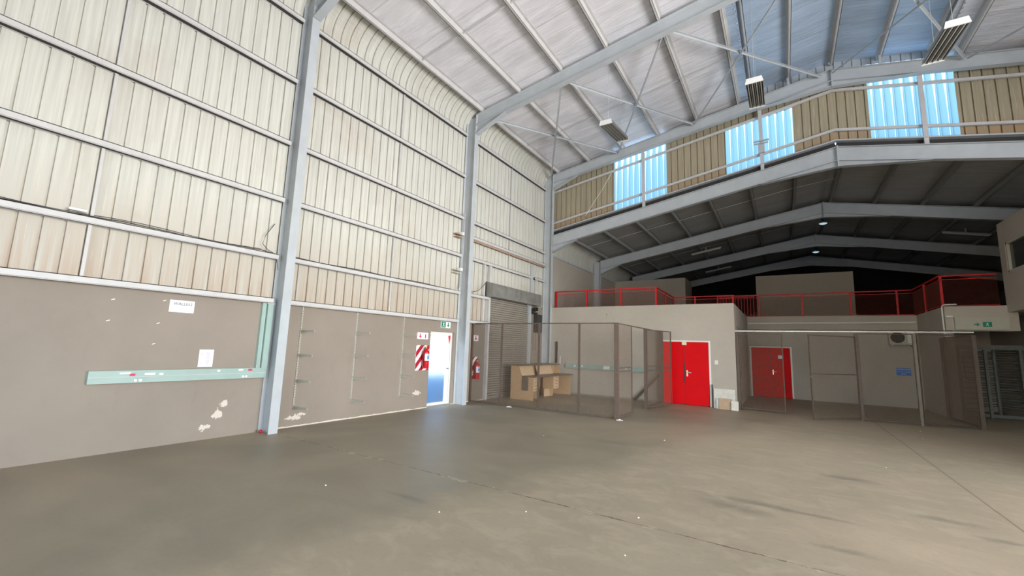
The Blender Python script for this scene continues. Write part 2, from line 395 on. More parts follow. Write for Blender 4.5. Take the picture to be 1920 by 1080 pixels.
# ------------------------------------------------------------------ roofs
def roofstrip(mb, f, y0, y1, xa, xb, dz, th=.04):
    n = 2
    mb.add([(xa,y0,f(xa)+dz),(xb,y0,f(xb)+dz),(xb,y1,f(xb)+dz),(xa,y1,f(xa)+dz),(xa,y0,f(xa)+dz+th),(xb,y0,f(xb)+dz+th),(xb,y1,f(xb)+dz+th),(xa,y1,f(xa)+dz+th)],
           [(0,3,2,1),(4,5,6,7),(0,1,5,4),(1,2,6,5),(2,3,7,6),(3,0,4,7)])
MX0, MX1, MH = 7.62, 12.2, .30      # raised ridge monitor
r = MB()
roofstrip(r, zu, -7, 15.55, .60, 7.37, .15); roofstrip(r, zu, -7, 15.55, MX1-.1, XR, .15)
ceil1 = struct(r, 'ceiling', M['lining'])
r = MB(); roofstrip(r, zu, -7, 15.55, MX0-.05, APX, .15+MH); roofstrip(r, zu, -7, 15.55, APX, MX1+.05, .15+MH)
struct(r, 'ceiling.001', M['liningbluelit'])
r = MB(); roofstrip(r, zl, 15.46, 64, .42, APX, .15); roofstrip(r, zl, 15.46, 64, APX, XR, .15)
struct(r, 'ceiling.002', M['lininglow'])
# ribbed upstands of the monitor
def upstand(x, s):
    mb = MB(); p = .18; y = -7.0; vs_ = []; fs = []
    ys = []
    while y < 15.5:
        ys += [(y, 0), (y+.12, 0), (y+.135, 1), (y+.165, 1)]; y += p
    z0, z1 = zu(x)+.10, zu(x)+.15+MH
    for yy, d in ys: vs_ += [(x+s*d*.035, yy, z0), (x+s*d*.035, yy, z1)]
    for i in range(len(ys)-1): fs.append((2*i, 2*i+1, 2*i+3, 2*i+2))
    return mb.add(vs_, fs)
up_ = upstand(MX0, -1)
yy_ = -7.0                       # bare ribbed sheet edge below the upstand
while yy_ < 15.4:
    up_.box(7.36, MX0, yy_, yy_+.125, zu(7.5)+.125, zu(7.5)+.14); up_.box(7.36, MX0, yy_+.125, yy_+.18, zu(7.5)+.133, zu(7.5)+.15); yy_ += .18
struct(up_, 'trim_1', M['liningbluelit']); struct(upstand(MX1, 1), 'trim_2', M['lininglow'])

# ------------------------------------------------------------------ gable wall above the low roof, with translucent sheets
def clad_bot(x): return zl(x) + .30
def gable(x0, x1, fb, ft, y, p=.2225, gw=.030, depth=.034, off=.37, plain=False):
    mb = MB(); xs = [x0]; k = math.ceil((x0-off)/p)
    L = [(x0, 0)]
    while off + k*p < x1-.03:
        g0 = off+k*p
        if g0 > x0+.01: L += [(g0,0),(g0+.004,1),(g0+gw-.004,1),(g0+gw,0)]
        k += 1
    if x0 < APX < x1: L.append((APX, 0)); L.sort()
    L.append((x1, 0)); vs_ = []; fs = []
    for xx, d in L: vs_ += [(xx, y+d*depth, fb(xx)), (xx, y+d*depth, ft(xx))]
    for i in range(len(L)-1): fs.append((2*i, 2*i+2, 2*i+3, 2*i+1))
    return mb.add(vs_, fs)
GY = 15.5
wg = sroot('wall_end_upper')
gt = lambda x: zu(x)+(.05 if MX0 < x < MX1 else .16)
wins = [(2.91, 4.89), (6.86, 8.82), (10.70, 12.54), (14.60, 16.50)]
gb = []; xprev = 0.0
w2top = lambda x: 9.36 + (x-6.87)*.155
for i, (a, b_) in enumerate(wins):
    gb.append(gable(xprev, a, clad_bot, gt, GY)); xprev = b_
gb.append(gable(xprev, XR, clad_bot, gt, GY))
gb.append(gable(6.86, 8.82, w2top, gt, GY))
mg = merge(gable(MX0, 10.70, lambda x: zu(x)+.05, lambda x: zu(x)+.16+MH, GY), gable(10.70, MX1, lambda x: zu(x)+.24, lambda x: zu(x)+.16+MH, GY))
mg.build('ridge_closure_sheet', M['steel'], wg)
wtops = [lambda x: zu(x)+.16, w2top, lambda x: zu(x)+.24, lambda x: zu(x)-.2]
gb.append(gable(12.2, 12.54, lambda x: zu(x)+.14, lambda x: zu(x)+.16, GY))
merge(*gb).build('corrugated_lining', M['cladg'], wg)
for i, (a, b_) in enumerate(wins):
    wr = sroot('window_%d' % (i+1))
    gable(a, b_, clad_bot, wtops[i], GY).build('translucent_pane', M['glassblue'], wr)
# flashing under the gable sheet, with cleats
fl = MB()
for xa, xb in ((.3, APX), (APX, XR)):
    fl.bar((xa, 15.36, zl(xa)+.27), (xb, 15.36, zl(xb)+.27), .16, .04)
fl.build('flashing', M['steel'], wg)
dk = MB()
for xa, xb in ((.3, APX), (APX, XR)):
    dk.bar((xa, 15.46, zl(xa)+.14), (xb, 15.46, zl(xb)+.14), .03, .30)
dk.build('closure_strip', M['dark'], wg)

# ------------------------------------------------------------------ other enclosing walls (mostly out of view)
wr_ = MB(); wr_.box(XR, XR+.22, -7, -1.1, 0, 9); wr_.box(XR, XR+.22, 7.5, 64, 0, 9); wr_.box(XR, XR+.22, -1.1, 7.5, 6.2, 9)
struct(wr_, 'wall_right', M['block'])
wb = MB(); wb.box(-.22, 3, -7.2, -7, 0, 11.2); wb.box(12.1, XR+.2, -7.2, -7, 0, 11.2); wb.box(3, 12.1, -7.2, -7, 5.8, 11.2)
struct(wb, 'wall_back', M['block'])
struct(MB().box(-.22, XR+.2, 64, 64.2, 0, 9), 'wall_far_end', M['block'])

# ------------------------------------------------------------------ steel columns, rafters
def isec_col(mb, x0, x1, y, z0, z1, fw=.17, tf=.014, tw=.01, z1in=None):
    mb.box(x0, x0+tf, y-fw/2, y+fw/2, z0, z1)
    mb.box(x1-tf, x1, y-fw/2, y+fw/2, z0, z1in or z1)
    mb.box(x0+tf, x1-tf, y-tw/2, y+tw/2, z0, z1)
names = {0:'nearest the camera', 1:'beside the wire cage', 2:'at the corner of the end wall', 3:'rising behind the red railing on the mezzanine'}
for i, y in enumerate(FR[:4]):
    low = i == 3; ztop = (zl if low else zu)(.3)
    root = thing('steel_column', 'grey steel I-section column against left wall, ' + names[i], 'column', (.2, y, 3.33 if low else 0), 'steel columns along the left wall')
    m = MB(); isec_col(m, .03, .39, y, 3.33 if low else 0, ztop-.03, z1in=ztop-.55)
    part(m, 'column_shaft', M['steel'], root)
    m = MB(); m.box(.39, .405, y-.085, y+.085, ztop-.62, ztop); part(m, 'end_plate', M['steel'], root)
    m = MB()
    for k in range(6):
        for s in (-1, 1): m.box(.405, .42, y+s*.055-.011, y+s*.055+.011, ztop-.56+k*.09, ztop-.538+k*.09)
    part(m, 'bolts', M['steel'], root)
def rafter(y, f, depth, label, left=True):
    root = thing('steel_rafter', label, 'roof beam', (APX, y, f(APX)), 'steel roof rafters')
    D = depth; fw = .17; tf = .016
    for side, (xa, xb) in (('l', (.405, APX)), ('r', (APX, XR-.4))):
        m = MB()
        m.bar((xa, y, f(xa)-tf/2), (xb, y, f(xb)-tf/2), fw, tf)
        m.bar((xa, y, f(xa)-D+tf/2), (xb, y, f(xb)-D+tf/2), fw, tf)
        m.prism([(xa, f(xa)-D), (xb, f(xb)-D), (xb, f(xb)), (xa, f(xa))], 'y', y-.006, y+.006)
        part(fixm(m), 'rafter_beam', M['steel'], root)
    # eave haunch
    xa = .405; xb = 1.45
    m = MB(); m.prism([(xa, f(xa)-D-.26), (xb, f(xb)-D), (xa, f(xa)-D)], 'y', y-.006, y+.006)
    m.bar((xa, y, f(xa)-D-.26), (xb, y, f(xb)-D-.008), fw, tf)
    part(m, 'eave_haunch', M['steel'], root)
    m = MB(); w_ = 2.0; zc = f(APX)-D-.17
    for s in (-1, 1):
        e = APX+s*w_
        m.prism([(APX, zc), (e, f(e)-D), (APX, f(APX)-D)], 'y', y-.006, y+.006)
        m.bar((APX, y, zc), (e, y, f(e)-D-.008), fw, tf)
    part(m, 'ridge_haunch', M['steel'], root)
    m = MB(); m.box(APX-.018, APX+.018, y-.095, y+.095, zc-.02, f(APX)+.02); part(m, 'ridge_plate', M['steel'], root)
    return root
def fixm(m): return m
rl = ['upper roof rafter meeting the nearest column', 'long pale upper rafter crossing the roof from the cage column', 'upper rafter running above the translucent windows']
for i in range(3): rafter(FR[i], zu, .38, 'grey steel I-beam, ' + rl[i])
rafter(-1.1, zu, .38, 'grey steel I-beam, upper roof rafter directly above the camera')
ll = {2:'lower rafter just below the translucent windows', 3:'second lower rafter back, landing on the mezzanine column', 4:'third lower rafter back in the dim bay', 5:'furthest and darkest lower rafter'}
for i in (2,3,4,5): rafter(FR[i] , zl, .44, 'grey steel I-beam, ' + ll[i])

# ------------------------------------------------------------------ girts on the left wall
GZ = [2.42, 3.26, 4.40, 5.58, 6.92, 8.29]
ordn = ['lowest', 'second', 'third', 'fourth', 'fifth', 'sixth', 'seventh', 'eighth']
def girt(y0, y1, z, label, h=.085, d=.13, x=.005, cat='wall rail', mat='girt', name='wall_girt', grp='steel girts on the left wall'):
    m = MB()
    m.box(x+d-.018, x+d, y0, y1, z-.004, z); m.box(x, x+.006, y0, y1, z-.01, z+h); m.box(x+d-.012, x+d, y0, y1, z-.012, z+h); m.box(x, x+d, y0, y1, z+h-.01, z+h)
    o_ = tag(m.build(name, M[mat]), label, cat, grp)
    u_ = MB().box(x+.008, x+d-.013, y0, y1, z+.004, z+.02).build('underside_shade', M['girtshade']); u_.parent = o_  # dark strip added in the channel for the shade under the girt
    return o_
bays = [(-1.0, FR[0]-.1, 'bay left of the nearest column'), (FR[0]+.1, FR[1]-.1, 'middle bay with the shelf brackets')]
for y0, y1, nm in bays:
    for k, z in enumerate(GZ):
        girt(y0, y1, z-.04, 'pale steel girt, %s rail up in the %s' % (ordn[k], nm))
y0, y1 = FR[1]+.1, FR[2]-.1
for k, z in enumerate([5.08, 5.58, 6.92, 8.29]):
    girt(y0, y1, z-.04, 'pale steel girt, %s full-length rail up above the roller shutter' % ordn[k])
girt(y0, 14.0, 4.36, 'pale steel girt directly above the roller shutter, ending at the wide post')
girt(14.27, y1, 4.36, 'short pale steel girt between the wide post and the corner column')
girt(y0, 11.28, 3.22, 'short pale steel girt left of the shutter, halfway up')
girt(y0, 11.28, 2.40, 'short pale steel girt left of the shutter, just above the cage')
tag(MB().box(.068, .12, y0, y1, 4.965, 5.025).build('rusty_angle', M['rust']), 'rusty brown steel angle tucked under a girt above the shutter', 'steel angle')
# sag bars
def sag(y, zs, where):
    for k in range(len(zs)-1):
        m = MB(); m.box(.03, .065, y-.018, y+.018, zs[k]+.045, zs[k+1]-.055)
        tag(m.build('sag_bar', M['girt']), 'thin pale sag bar, %s up, %s' % (ordn[k], where), 'brace', 'sag bars between girts')
sag(1.67, GZ, 'bay left of nearest column'); sag(7.16, GZ, 'in the middle bay'); sag(12.5, [4.42, 5.08, 5.58, 6.92, 8.29], 'above the roller shutter')

# ------------------------------------------------------------------ purlins
def purlin(x, f, y0, y1, label, dz=0, flip=1, grp='upper roof purlins', mat='girt'):
    z = f(x)+dz; m = MB()
    m.box(x-.006, x+.006, y0, y1, z, z+.15); m.box(x, x+.062*flip, y0, y1, z, z+.012) if flip > 0 else m.box(x-.062, x, y0, y1, z, z+.012)
    m.box(x-.062, x, y0, y1, z+.138, z+.15) if flip > 0 else m.box(x, x+.062, y0, y1, z+.138, z+.15)
    m.box(x+.05*flip, x+.062*flip, y0, y1, z, z+.03) if flip > 0 else m.box(x-.062, x-.05, y0, y1, z, z+.03)
    return tag(m.build('roof_purlin', M[mat]), label, 'purlin', grp)
PXU = [.62, 1.97, 3.34, 4.66, 6.02, 7.34]
nth = ['first', 'second', 'third', 'fourth', 'fifth', 'sixth', 'seventh', 'eighth', 'ninth', 'tenth', 'eleventh', 'twelfth', 'thirteenth', 'fourteenth']
k = 0
for x in PXU: purlin(x, zu, -7, 15.45, 'long steel roof purlin, %s from the left wall under the white roof' % nth[k], 0, -1); k += 1
for x, d in ((7.70, MH), (8.75, MH), (APX+.02, MH), (11.0, MH), (12.1, MH)): purlin(x, zu, -7, 15.45, 'steel purlin under the raised ridge roof, %s from the left wall' % nth[k], d, 1); k += 1
for x in (12.6, 13.95, 15.3): purlin(x, zu, -7, 15.45, 'steel roof purlin right of the ridge, %s from the left wall' % nth[min(k,13)], 0, 1) and None; k += 1
# stub posts carrying the raised purlins
for y in FR[1:3]:
    for x, nx in ((7.70, 'leftmost of four'), (8.75, 'second from left'), (11.0, 'third from left'), (12.1, 'rightmost of four')):
        tag(MB().box(x-.03, x+.03, y-.03, y+.03, zu(x)+.01, zu(x)+MH).build('purlin_post', M['steel']), 'short steel stub under raised ridge roof on the %s rafter, %s' % ('long pale' if y < 12 else 'window-side', nx), 'post', 'stubs under the raised ridge roof')
PXL = [.75, 2.1, 3.45, 4.8, 6.15, 7.5, 8.85, 10.05, 11.4, 12.75, 14.1, 15.5]
for k, x in enumerate(PXL): purlin(x, zl, 15.5, 34, 'steel purlin under the low dim roof, %s from the left wall' % nth[k], 0, -1 if x < APX else 1, 'low roof purlins', 'purlinlow')
# sag rods between purlins
def rods(xs, f, y, where, dz=.06, grp='sag rods between purlins', jump=()):
    for i in range(len(xs)-1):
        m = MB(); m.bar((xs[i]+.02, y, f(xs[i])+dz), (xs[i+1]-.02, y, f(xs[i+1])+dz), .035, .01)
        tag(m.build('sag_rod', M['girt']), 'thin sag rod between the %s and %s purlins, %s' % (nth[i], nth[i+1], where), 'brace', grp)
rods([.62,1.97,3.34,4.66,6.02,7.34], zu, 7.15, 'white roof before the long rafter')
rods([.62,1.97,3.34,4.66,6.02,7.34], zu, 12.55, 'white roof over the cage')
rods([.75,2.1,3.45,4.8,6.15,7.5,8.85,10.05], zl, 18.0, 'low roof, front bay'); rods([.75,2.1,3.45,4.8,6.15,7.5,8.85,10.05], zl, 23.4, 'low roof, second bay')

# roof X-bracing between rafters
def brace(p, q, label, w_=.05, name='roof_brace'):
    m = MB(); m.bar(p, q, w_, .006); m.bar(p, q, .006, w_, ow=-w_/2, oh=-w_/2)
    return tag(m.build(name, M['steel']), label, 'brace', 'diagonal roof braces')
ya, yb = FR[1]+.05, FR[2]-.08
def zb(x): return zu(x)-.06
pairs = [(.7,3.2,'nearest the left wall'), (3.3,.3,'nearest the left wall, steep and dark'), (3.3,5.95,'in the second bay from the wall'), (6.1,3.2,'in the second bay from the wall, rising right'), (6.1,9.6,'in the third bay, running to the ridge'), (8.9,5.95,'in the third bay, rising right'),
         (9.9,12.7,'in the first bay right of the ridge'), (12.7,9.9,'in the first bay right of the ridge, crossing back'), (12.9,15.6,'at the far right of the roof'), (15.6,12.75,'at the far right of the roof, crossing back')]
for xa, xb, nm in pairs: brace((xa, ya, zb(xa)-(.2 if xa>xb else .1)), (xb, yb, zb(xb)-.05), 'slim steel diagonal roof brace ' + nm)

# ------------------------------------------------------------------ gable mullions and girts
for x, nm in ((4.09,'left'), (7.92,'middle'), (11.82,'right')):
    m = MB(); m.box(x-.05, x+.05, 15.29, 15.375, zl(x)+.02, zu(x)-.38)
    o = thing('gable_post', 'slim white steel post in front of the %s translucent window' % nm, 'post', (x, 15.33, zl(x)), 'gable posts'); part(m, 'post_shaft', M['girt'], o)
    if nm == 'middle':
        m = MB(); m.box(x-.22, x+.22, 15.22, 15.28, zl(x)+1.02, zl(x)+1.06); m.box(x-.2, x+.2, 15.22, 15.28, zl(x)+.94, zl(x)+.97); m.box(x-.09, x+.09, 15.20, 15.28, zl(x)+.62, zl(x)+.9)
        part(m, 'bracket', M['steel'], o)
for (za, nm) in ((8.19, 'upper'), (6.84, 'lower')):
    sl = (9.86-8.25)/(9.9-.37) if nm == 'upper' else (8.55-6.9)/(9.85-.39)
    m = MB(); zA = za + sl*APX
    m.bar((.1, 15.42, za+.02), (APX, 15.42, zA+.02), .07, .075); m.bar((APX, 15.42, zA+.02), (XR-.3, 15.42, zA+.02-.205*(XR-.3-APX)), .07, .075)
    tag(m.build('gable_girt', M['girt']), '%s pale steel girt following the roof slope across the gable windows' % nm, 'wall rail', 'gable girts')

# ------------------------------------------------------------------ end wall block, recess and mezzanine
H = 3.33
wf = sroot('wall_end')
m = MB(); m.box(0.02, 4.66, 15.25, 15.45, 0, H); m.box(4.66, 6.19, 15.25, 15.45, 2.09, H); m.box(6.19, 6.93, 15.25, 15.45, 0, H)
m.build('brickwork', M['block'], wf)
m = MB(); m.box(6.73, 6.93, 15.45, 20.9, 0, H); struct(m, 'wall_recess_left', M['block'])
m = MB(); m.box(6.73, 6.99, 20.9, 21.1, 0, H); m.box(6.99, 8.48, 20.9, 21.1, 2.09, H); m.box(8.48, 12.55, 20.9, 21.1, 0, H); struct(m, 'wall_recess', M['block'])
m = MB(); m.box(12.35, 12.55, 17.9, 20.9, 0, H); struct(m, 'wall_recess_right', M['block'])
m = MB(); m.box(12.35, 13.85, 17.7, 17.95, 2.60, H); struct(m, 'wall_fascia', M['block'])
m = MB(); m.box(12.55, 14.45, 22.0, 22.2, 0, H); struct(m, 'wall_lobby', M['block'])
# office wall on the right with a high window
m = MB()
ya_, yb_ = 8.8, 17.72  # near end is out of view, lengthened to block light from the recess
m.box(13.65, 13.87, 17.36, yb_, H-.05, 5.70); m.box(13.65, 13.87, ya_, 17.36, H-.05, 4.22); m.box(13.65, 13.87, ya_, 17.36, 5.08, 5.70)
m.box(13.65, 13.87, ya_, 14.6, 4.22, 5.08)
m.box(14.45, 14.65, ya_, 22, 0, H-.05); m.box(13.65, 14.65, ya_, 17.70, H-.2, H-.05); m.box(13.87, 19.7, 17.5, yb_, H-.05, 5.70)
struct(m, 'wall_office', M['block'])
wo_ = sroot('window_5')
m = MB(); m.box(13.66, 13.74, 17.28, 17.36, 4.22, 5.08); m.box(13.66, 13.74, 14.6, 17.36, 4.22, 4.28); m.box(13.66, 13.74, 14.6, 17.36, 5.02, 5.08); m.build('window_frame', M['acgrey'], wo_)
MB().box(13.72, 13.73, 14.6, 17.3, 4.26, 5.04).build('window_pane', M['glassdark'], wo_)
m = MB(); m.box(.02, 6.73, 15.45, 63.9, H-.18, H-.01); m.box(6.73, XR, 21.1, 63.9, H-.18, H-.01); m.box(12.55, XR, 17.95, 21.1, H-.18, H-.01)
struct(m, 'floor_mezzanine', M['conc'])
m = MB(); m.box(.02, 3.9, 24.0, 25.9, H, 5.72); struct(m, 'wall_mezzanine_room', M['block'])
m = MB(); m.box(7.2, 11.0, 24.0, 28.5, H, 5.58); struct(m, 'wall_mezzanine_room.001', M['block'])
# skirting at foot of the end wall
struct(MB().box(.5, 4.6, 15.225, 15.25, 0, .06), 'baseboard_end', M['conc'])

# ------------------------------------------------------------------ doors
def double_door(name, x0, x1, y, zt, seed, plate=None):
    d = sroot(name, ((x0+x1)/2, y, 0))
    def P(mb, nm, mat, par=None):
        o = mb.build(nm, mat)
        if par is None: o.parent = d; o.matrix_parent_inverse = Matrix.Translation(-Vector(d.location))
        else: o.parent = par
        return o
    m = MB(); m.box(x0-.045, x0+.01, y-.03, y+.12, 0, zt+.05); m.box(x1-.01, x1+.045, y-.03, y+.12, 0, zt+.05); m.box(x0+.01, x1-.01, y-.03, y+.12, zt, zt+.05)
    P(m, 'door_frame', M['white'])
    xm = (x0+x1)/2 - (.02 if name == 'door_2' else 0)
    l1 = P(MB().box(x0+.012, xm-.012, y, y+.045, .012, zt-.005), 'door_leaf', M['red'])
    l2 = P(MB().box(xm+.004, x1-.012, y-.012, y+.033, .012, zt-.005), 'door_leaf', M['red'])
    P(MB().box(xm-.014, xm+.01, y+.002, y+.05, .01, zt), 'astragal', M['dark'])
    m = MB(); m.tube([(xm+.07, y-.012, 1.06), (xm+.07, y-.07, 1.06), (xm+.2, y-.07, 1.05)], .011, 8); m.box(xm+.05, xm+.09, y-.02, y-.012, .93, 1.12); m.tube([(xm+.07, y-.012, .97), (xm+.07, y-.035, .97)], .02, 10)
    P(m, 'door_handle', M['chrome'], l2)
    return d, P, l1, l2, xm
d2, P, l1, l2, xm = double_door('door_2', 4.69, 6.16, 15.27, 2.06, 1)
P(MB().box(xm-.07, xm+.07, 15.20, 15.256, 1.96, 2.05), 'door_closer', M['ivory'])
P(MB().box(xm-.03, xm-.005, 15.25, 15.262, .75, 1.35), 'pull_plate', M['dark'], l1)
d3, P, l1, l2, xm = double_door('door_3', 7.03, 8.44, 20.92, 2.03, 1)
P(MB().box(8.00, 8.16, 20.88, 20.905, 1.58, 1.72), 'door_notice', M['paper'], l2)

# glazed exit door in the left wall
d1 = sroot('door_1', (0, 9.2, 0))
def P1(mb, nm, mat, par=None):
    o = mb.build(nm, mat)
    if par is None: o.parent = d1; o.matrix_parent_inverse = Matrix.Translation(-Vector(d1.location))
    else: o.parent = par
    return o
m = MB(); m.box(-.16, -.06, 8.72, 8.76, 0, 2.06); m.box(-.16, -.06, 9.66, 9.72, 0, 2.06); m.box(-.16, -.06, 8.76, 9.66, 2.0, 2.06)
P1(m, 'door_frame', M['white'])
m = MB(); m.box(-.12, -.075, 8.765, 8.80, .02, 1.99); m.box(-.12, -.075, 9.53, 9.655, .02, 1.99); m.box(-.12, -.075, 8.80, 9.53, 1.90, 1.99); m.box(-.12, -.075, 8.80, 9.53, .02, .09)
lf = P1(m, 'door_leaf', M['white'])
P1(MB().box(-.102, -.094, 8.80, 9.53, .09, 1.90), 'glass_pane', M['frost'], lf)
m = MB(); m.tube([(-.075, 9.59, 1.02), (-.03, 9.59, 1.02)], .012); m.tube([(-.03, 9.59, 1.02), (-.03, 9.52, 1.02)], .010); P1(m, 'door_handle', M['dark'], lf)
P1(MB().prism([(9.56, 1.97), (9.67, 1.97), (9.62, 1.72)], 'x', -.074, -.07), 'red_pennant_sticker', M['signred'], lf)
P1(MB().box(-.22, .03, 8.72, 9.72, -.02, .02), 'threshold', M['conc'])
struct(MB().box(-1.75, -1.6, 7.5, 16, -.25, .86), 'pane_tint_board', M['panetint'])  # blue board added outside to tint the lower part of the frosted pane

# ------------------------------------------------------------------ roller shutter
rs = thing('roller_shutter', 'tall closed grey steel roller shutter behind the wire cage', 'roller shutter', (0.05, 12.7, 0))
m = MB(); n = 46; y0, y1 = 11.34, 14.05; vs_ = []; fs = []
zz = .02; pts = []
while zz < 3.45:
    for t_, d_ in ((0, -.055), (.10, -.055), (.14, -.012), (.35, .006), (.65, .006), (.92, -.012)): pts.append((d_, zz+.075*t_))
    zz += .075
for (x, z) in pts: vs_ += [(x, y0, z), (x, y1, z)]
for i in range(len(pts)-1): fs.append((2*i, 2*i+1, 2*i+3, 2*i+2))
m.add(vs_, fs, False); part(m, 'shutter_curtain', M['shutter'], rs)
m = MB(); m.box(-.06, .018, 11.265, 11.345, 0, 3.3); m.box(-.06, .10, 14.04, 14.10, 0, 3.3); part(m, 'guide_rail', M['steel'], rs)
m = MB(); m.prism([(0.115, 3.30), (.36, 3.30), (.36, 3.74), (.115, 3.80)], 'y', 11.12, 14.42)
part(m, 'shutter_box', M['boxgalv'], rs)
m = MB(); m.tube([(.14, 14.2, 3.16), (.22, 14.2, 3.16)], .085, 14); m.tube([(.14, 14.36, 3.19), (.22, 14.36, 3.19)], .07, 14); m.box(.04, .2, 14.1, 14.42, 3.0, 3.06)
part(m, 'chain_wheel', M['black'], rs)
m = MB(); m.tube([(.2, 14.28, 3.1), (.2, 14.28, 1.6)], .006, 6); m.tube([(.2, 14.12, 3.1), (.2, 14.12, 1.6)], .006, 6); part(m, 'hand_chain', M['dark'], rs)
part(MB().box(.0, .03, 11.34, 14.05, .0, .05), 'bottom_bar', M['galv'], rs)
tag(MB().box(.02, .11, 11.28, 11.37, 0, 4.36).build('steel_post', M['girt']), 'slim pale steel post at the left edge of the roller shutter', 'post')
tag(MB().box(.02, .05, 14.105, 14.27, 3.6, 4.92).build('steel_post', M['steel']), 'wide flat grey steel post above the right end of the shutter box', 'post')
tag(MB().box(.02, .11, 14.44, 14.53, 3.33, 4.36).build('steel_post', M['girt']), 'short pale steel post between shutter box and corner column', 'post')
tag(MB().box(.02, .1, 10.98, 11.05, 2.5, 4.36).build('steel_post', M['girt']), 'pale slim steel stud left of the shutter, above the cage rail', 'post')
# dark electrical box on the narrow wall right of the shutter
eb = thing('control_box', 'dark upright control box on narrow wall right of the shutter', 'electrical box', (.02, 14.6, 2.2))
part(MB().box(.02, .16, 14.42, 14.86, 2.3, 3.0), 'housing', M['dark'], eb); part(MB().box(.16, .17, 14.45, 14.83, 2.33, 2.97), 'cover', M['dark'], eb)
tag(MB().box(.78, .81, 15.235, 15.25, 1.07, 1.42).build('paint_smear', M['paper']), 'small white ragged smear on the cage wall above the desk', 'mark')

# ------------------------------------------------------------------ wire mesh
def wiremesh(mb, o, u, v, W, Hh, pitch, r):
    """diagonal wires (both ways) clipped to the W x Hh rectangle at o spanned by unit vectors u, v"""
    o, u, v = Vector(o), Vector(u), Vector(v); nrm = u.cross(v).normalized()
    for s in (1, -1):
        n0 = int(-(Hh)/pitch)-1; n1 = int(W/pitch)+1
        for k in range(n0, n1+1):
            a = k*pitch
            # line: x = a + t, y = t  (s=1)   or mirrored in y
            t0 = max(0, -a); t1 = min(Hh, W-a)
            if t1 - t0 < .01: continue
            p = (a+t0, t0 if s == 1 else Hh-t0); q = (a+t1, t1 if s == 1 else Hh-t1)
            P0 = o+u*p[0]+v*p[1]; P1_ = o+u*q[0]+v*q[1]
            d = (P1_-P0).normalized(); a1 = d.cross(nrm)
            vs_ = []
            for c in (P0, P1_):
                vs_ += [c+a1*r, c+nrm*r, c-a1*r, c-nrm*r]
            mb.add(vs_, [(0,1,5,4),(1,2,6,5),(2,3,7,6),(3,0,4,7)])
    return mb
def panel(root, a, b_, z0, z1, name='mesh_panel', pitch=.05, r=.0022, fr=.028, mid=(), mats=('cage','mesh')):
    """framed wire panel between plan points a and b"""
    a3, b3 = Vector((a[0], a[1], 0)), Vector((b_[0], b_[1], 0)); u = (b3-a3).normalized(); W = (b3-a3).length
    m = MB()
    for z in [z0+fr/2, z1-fr/2] + list(mid): m.bar(a3+Vector((0,0,z)), b3+Vector((0,0,z)), fr, fr)
    for p in (a3+u*fr/2, b3-u*fr/2): m.bar(p+Vector((0,0,z0+fr)), p+Vector((0,0,z1-fr)), fr*.96, fr*.96, upv=(u.x,u.y,0))
    fo = part(m, 'panel_frame', M[mats[0]], root)
    wm = MB(); wiremesh(wm, a3+Vector((0,0,z0)), u, (0,0,1), W, z1-z0, pitch, r)
    o = wm.build(name, M[mats[1]]); o.parent = fo; o['label'] = 'diagonal wire mesh'
    return fo
CY = 10.56; CT = 2.40; CXR = 4.66
cg = thing('wire_cage', 'brown wire mesh cage with open doorway in front of roller shutter', 'wire cage', (2.3, 10.56, 0))
xs = [.40, 1.16, 2.42, 3.64, 4.64]
xs[0] = .055
for i in range(4): panel(cg, (xs[i], CY), (xs[i+1], CY), .03, CT, pitch=.05, mid=())
panel(cg, (CXR, CY), (CXR, 11.83), .03, CT, mid=(1.16, 1.25))
panel(cg, (CXR, 13.22), (CXR, 15.22), .03, CT, mid=())
m = MB(); m.box(CXR-.05, CXR+.05, CY-.05, CY+.05, 0, CT); part(m, 'corner_post', M['cage'], cg)
m = MB(); m.box(.022, .075, CY-.03, CY+.03, 0, CT); part(m, 'wall_post', M['cage'], cg)
m = MB(); m.box(CXR-.035, CXR+.035, 13.15, 13.22, 0, CT); part(m, 'door_post', M['cage'], cg)
m = MB(); m.box(CXR-.06, CXR+.06, 15.12, 15.24, 0, CT+.02); part(m, 'wall_post', M['cage'], cg)
m = MB(); m.box(CXR-.015, CXR+.015, 11.83, 13.15, CT-.03, CT); part(m, 'door_header', M['cage'], cg)
m = MB(); m.bar((3.74, 15.17, 0.02), (4.62, 15.17, .95), .09, .05, (0,1,0)); part(m, 'diagonal_stay', M['cage'], cg)
lf_ = panel(cg, (CXR+.03, 13.22), (5.13, 14.5), .04, CT-.03, mid=(1.13, 1.26)); lf_.name = 'door_leaf'

fc = thing('wire_fence', 'brown wire mesh fence with two open gates across the dark recess', 'wire fence', (9.6, 15.4, 0))
FY = 15.36; FT = 2.40
def post(x, y, r=.032, nm='fence_post', h=FT, mat='cage'):
    part(MB().box(x-r, x+r, y-r, y+r, 0, h), nm, M[mat], fc)
post(6.98, FY, .04); post(9.95, FY, .035); post(11.2, FY+.14, .03, mat='postgrey'); post(12.42, 15.9, .04); post(12.25, 17.85, .035)
g1_ = panel(fc, (7.04, FY), (8.2, FY-.12), .05, 2.36, r=.0022); g1_.name = 'gate_leaf'
g2_ = panel(fc, (9.93, FY-.03), (8.8, 14.17), .05, 2.30, mid=(1.24,)); g2_.name = 'gate_leaf'
part(MB().box(8.80, 8.86, 14.14, 14.2, 1.12, 1.2), 'gate_lock', M['cage'], fc)
panel(fc, (9.98, FY), (11.18, FY+.14), .04, FT)
panel(fc, (11.24, FY+.14), (12.40, 15.88), .04, FT)
panel(fc, (12.42, 15.94), (12.27, 17.83), .04, FT, pitch=.04, r=.003)
tp = MB(); tp.tube([(6.93, FY, 2.44), (12.3, FY, 2.44)], .022, 12)
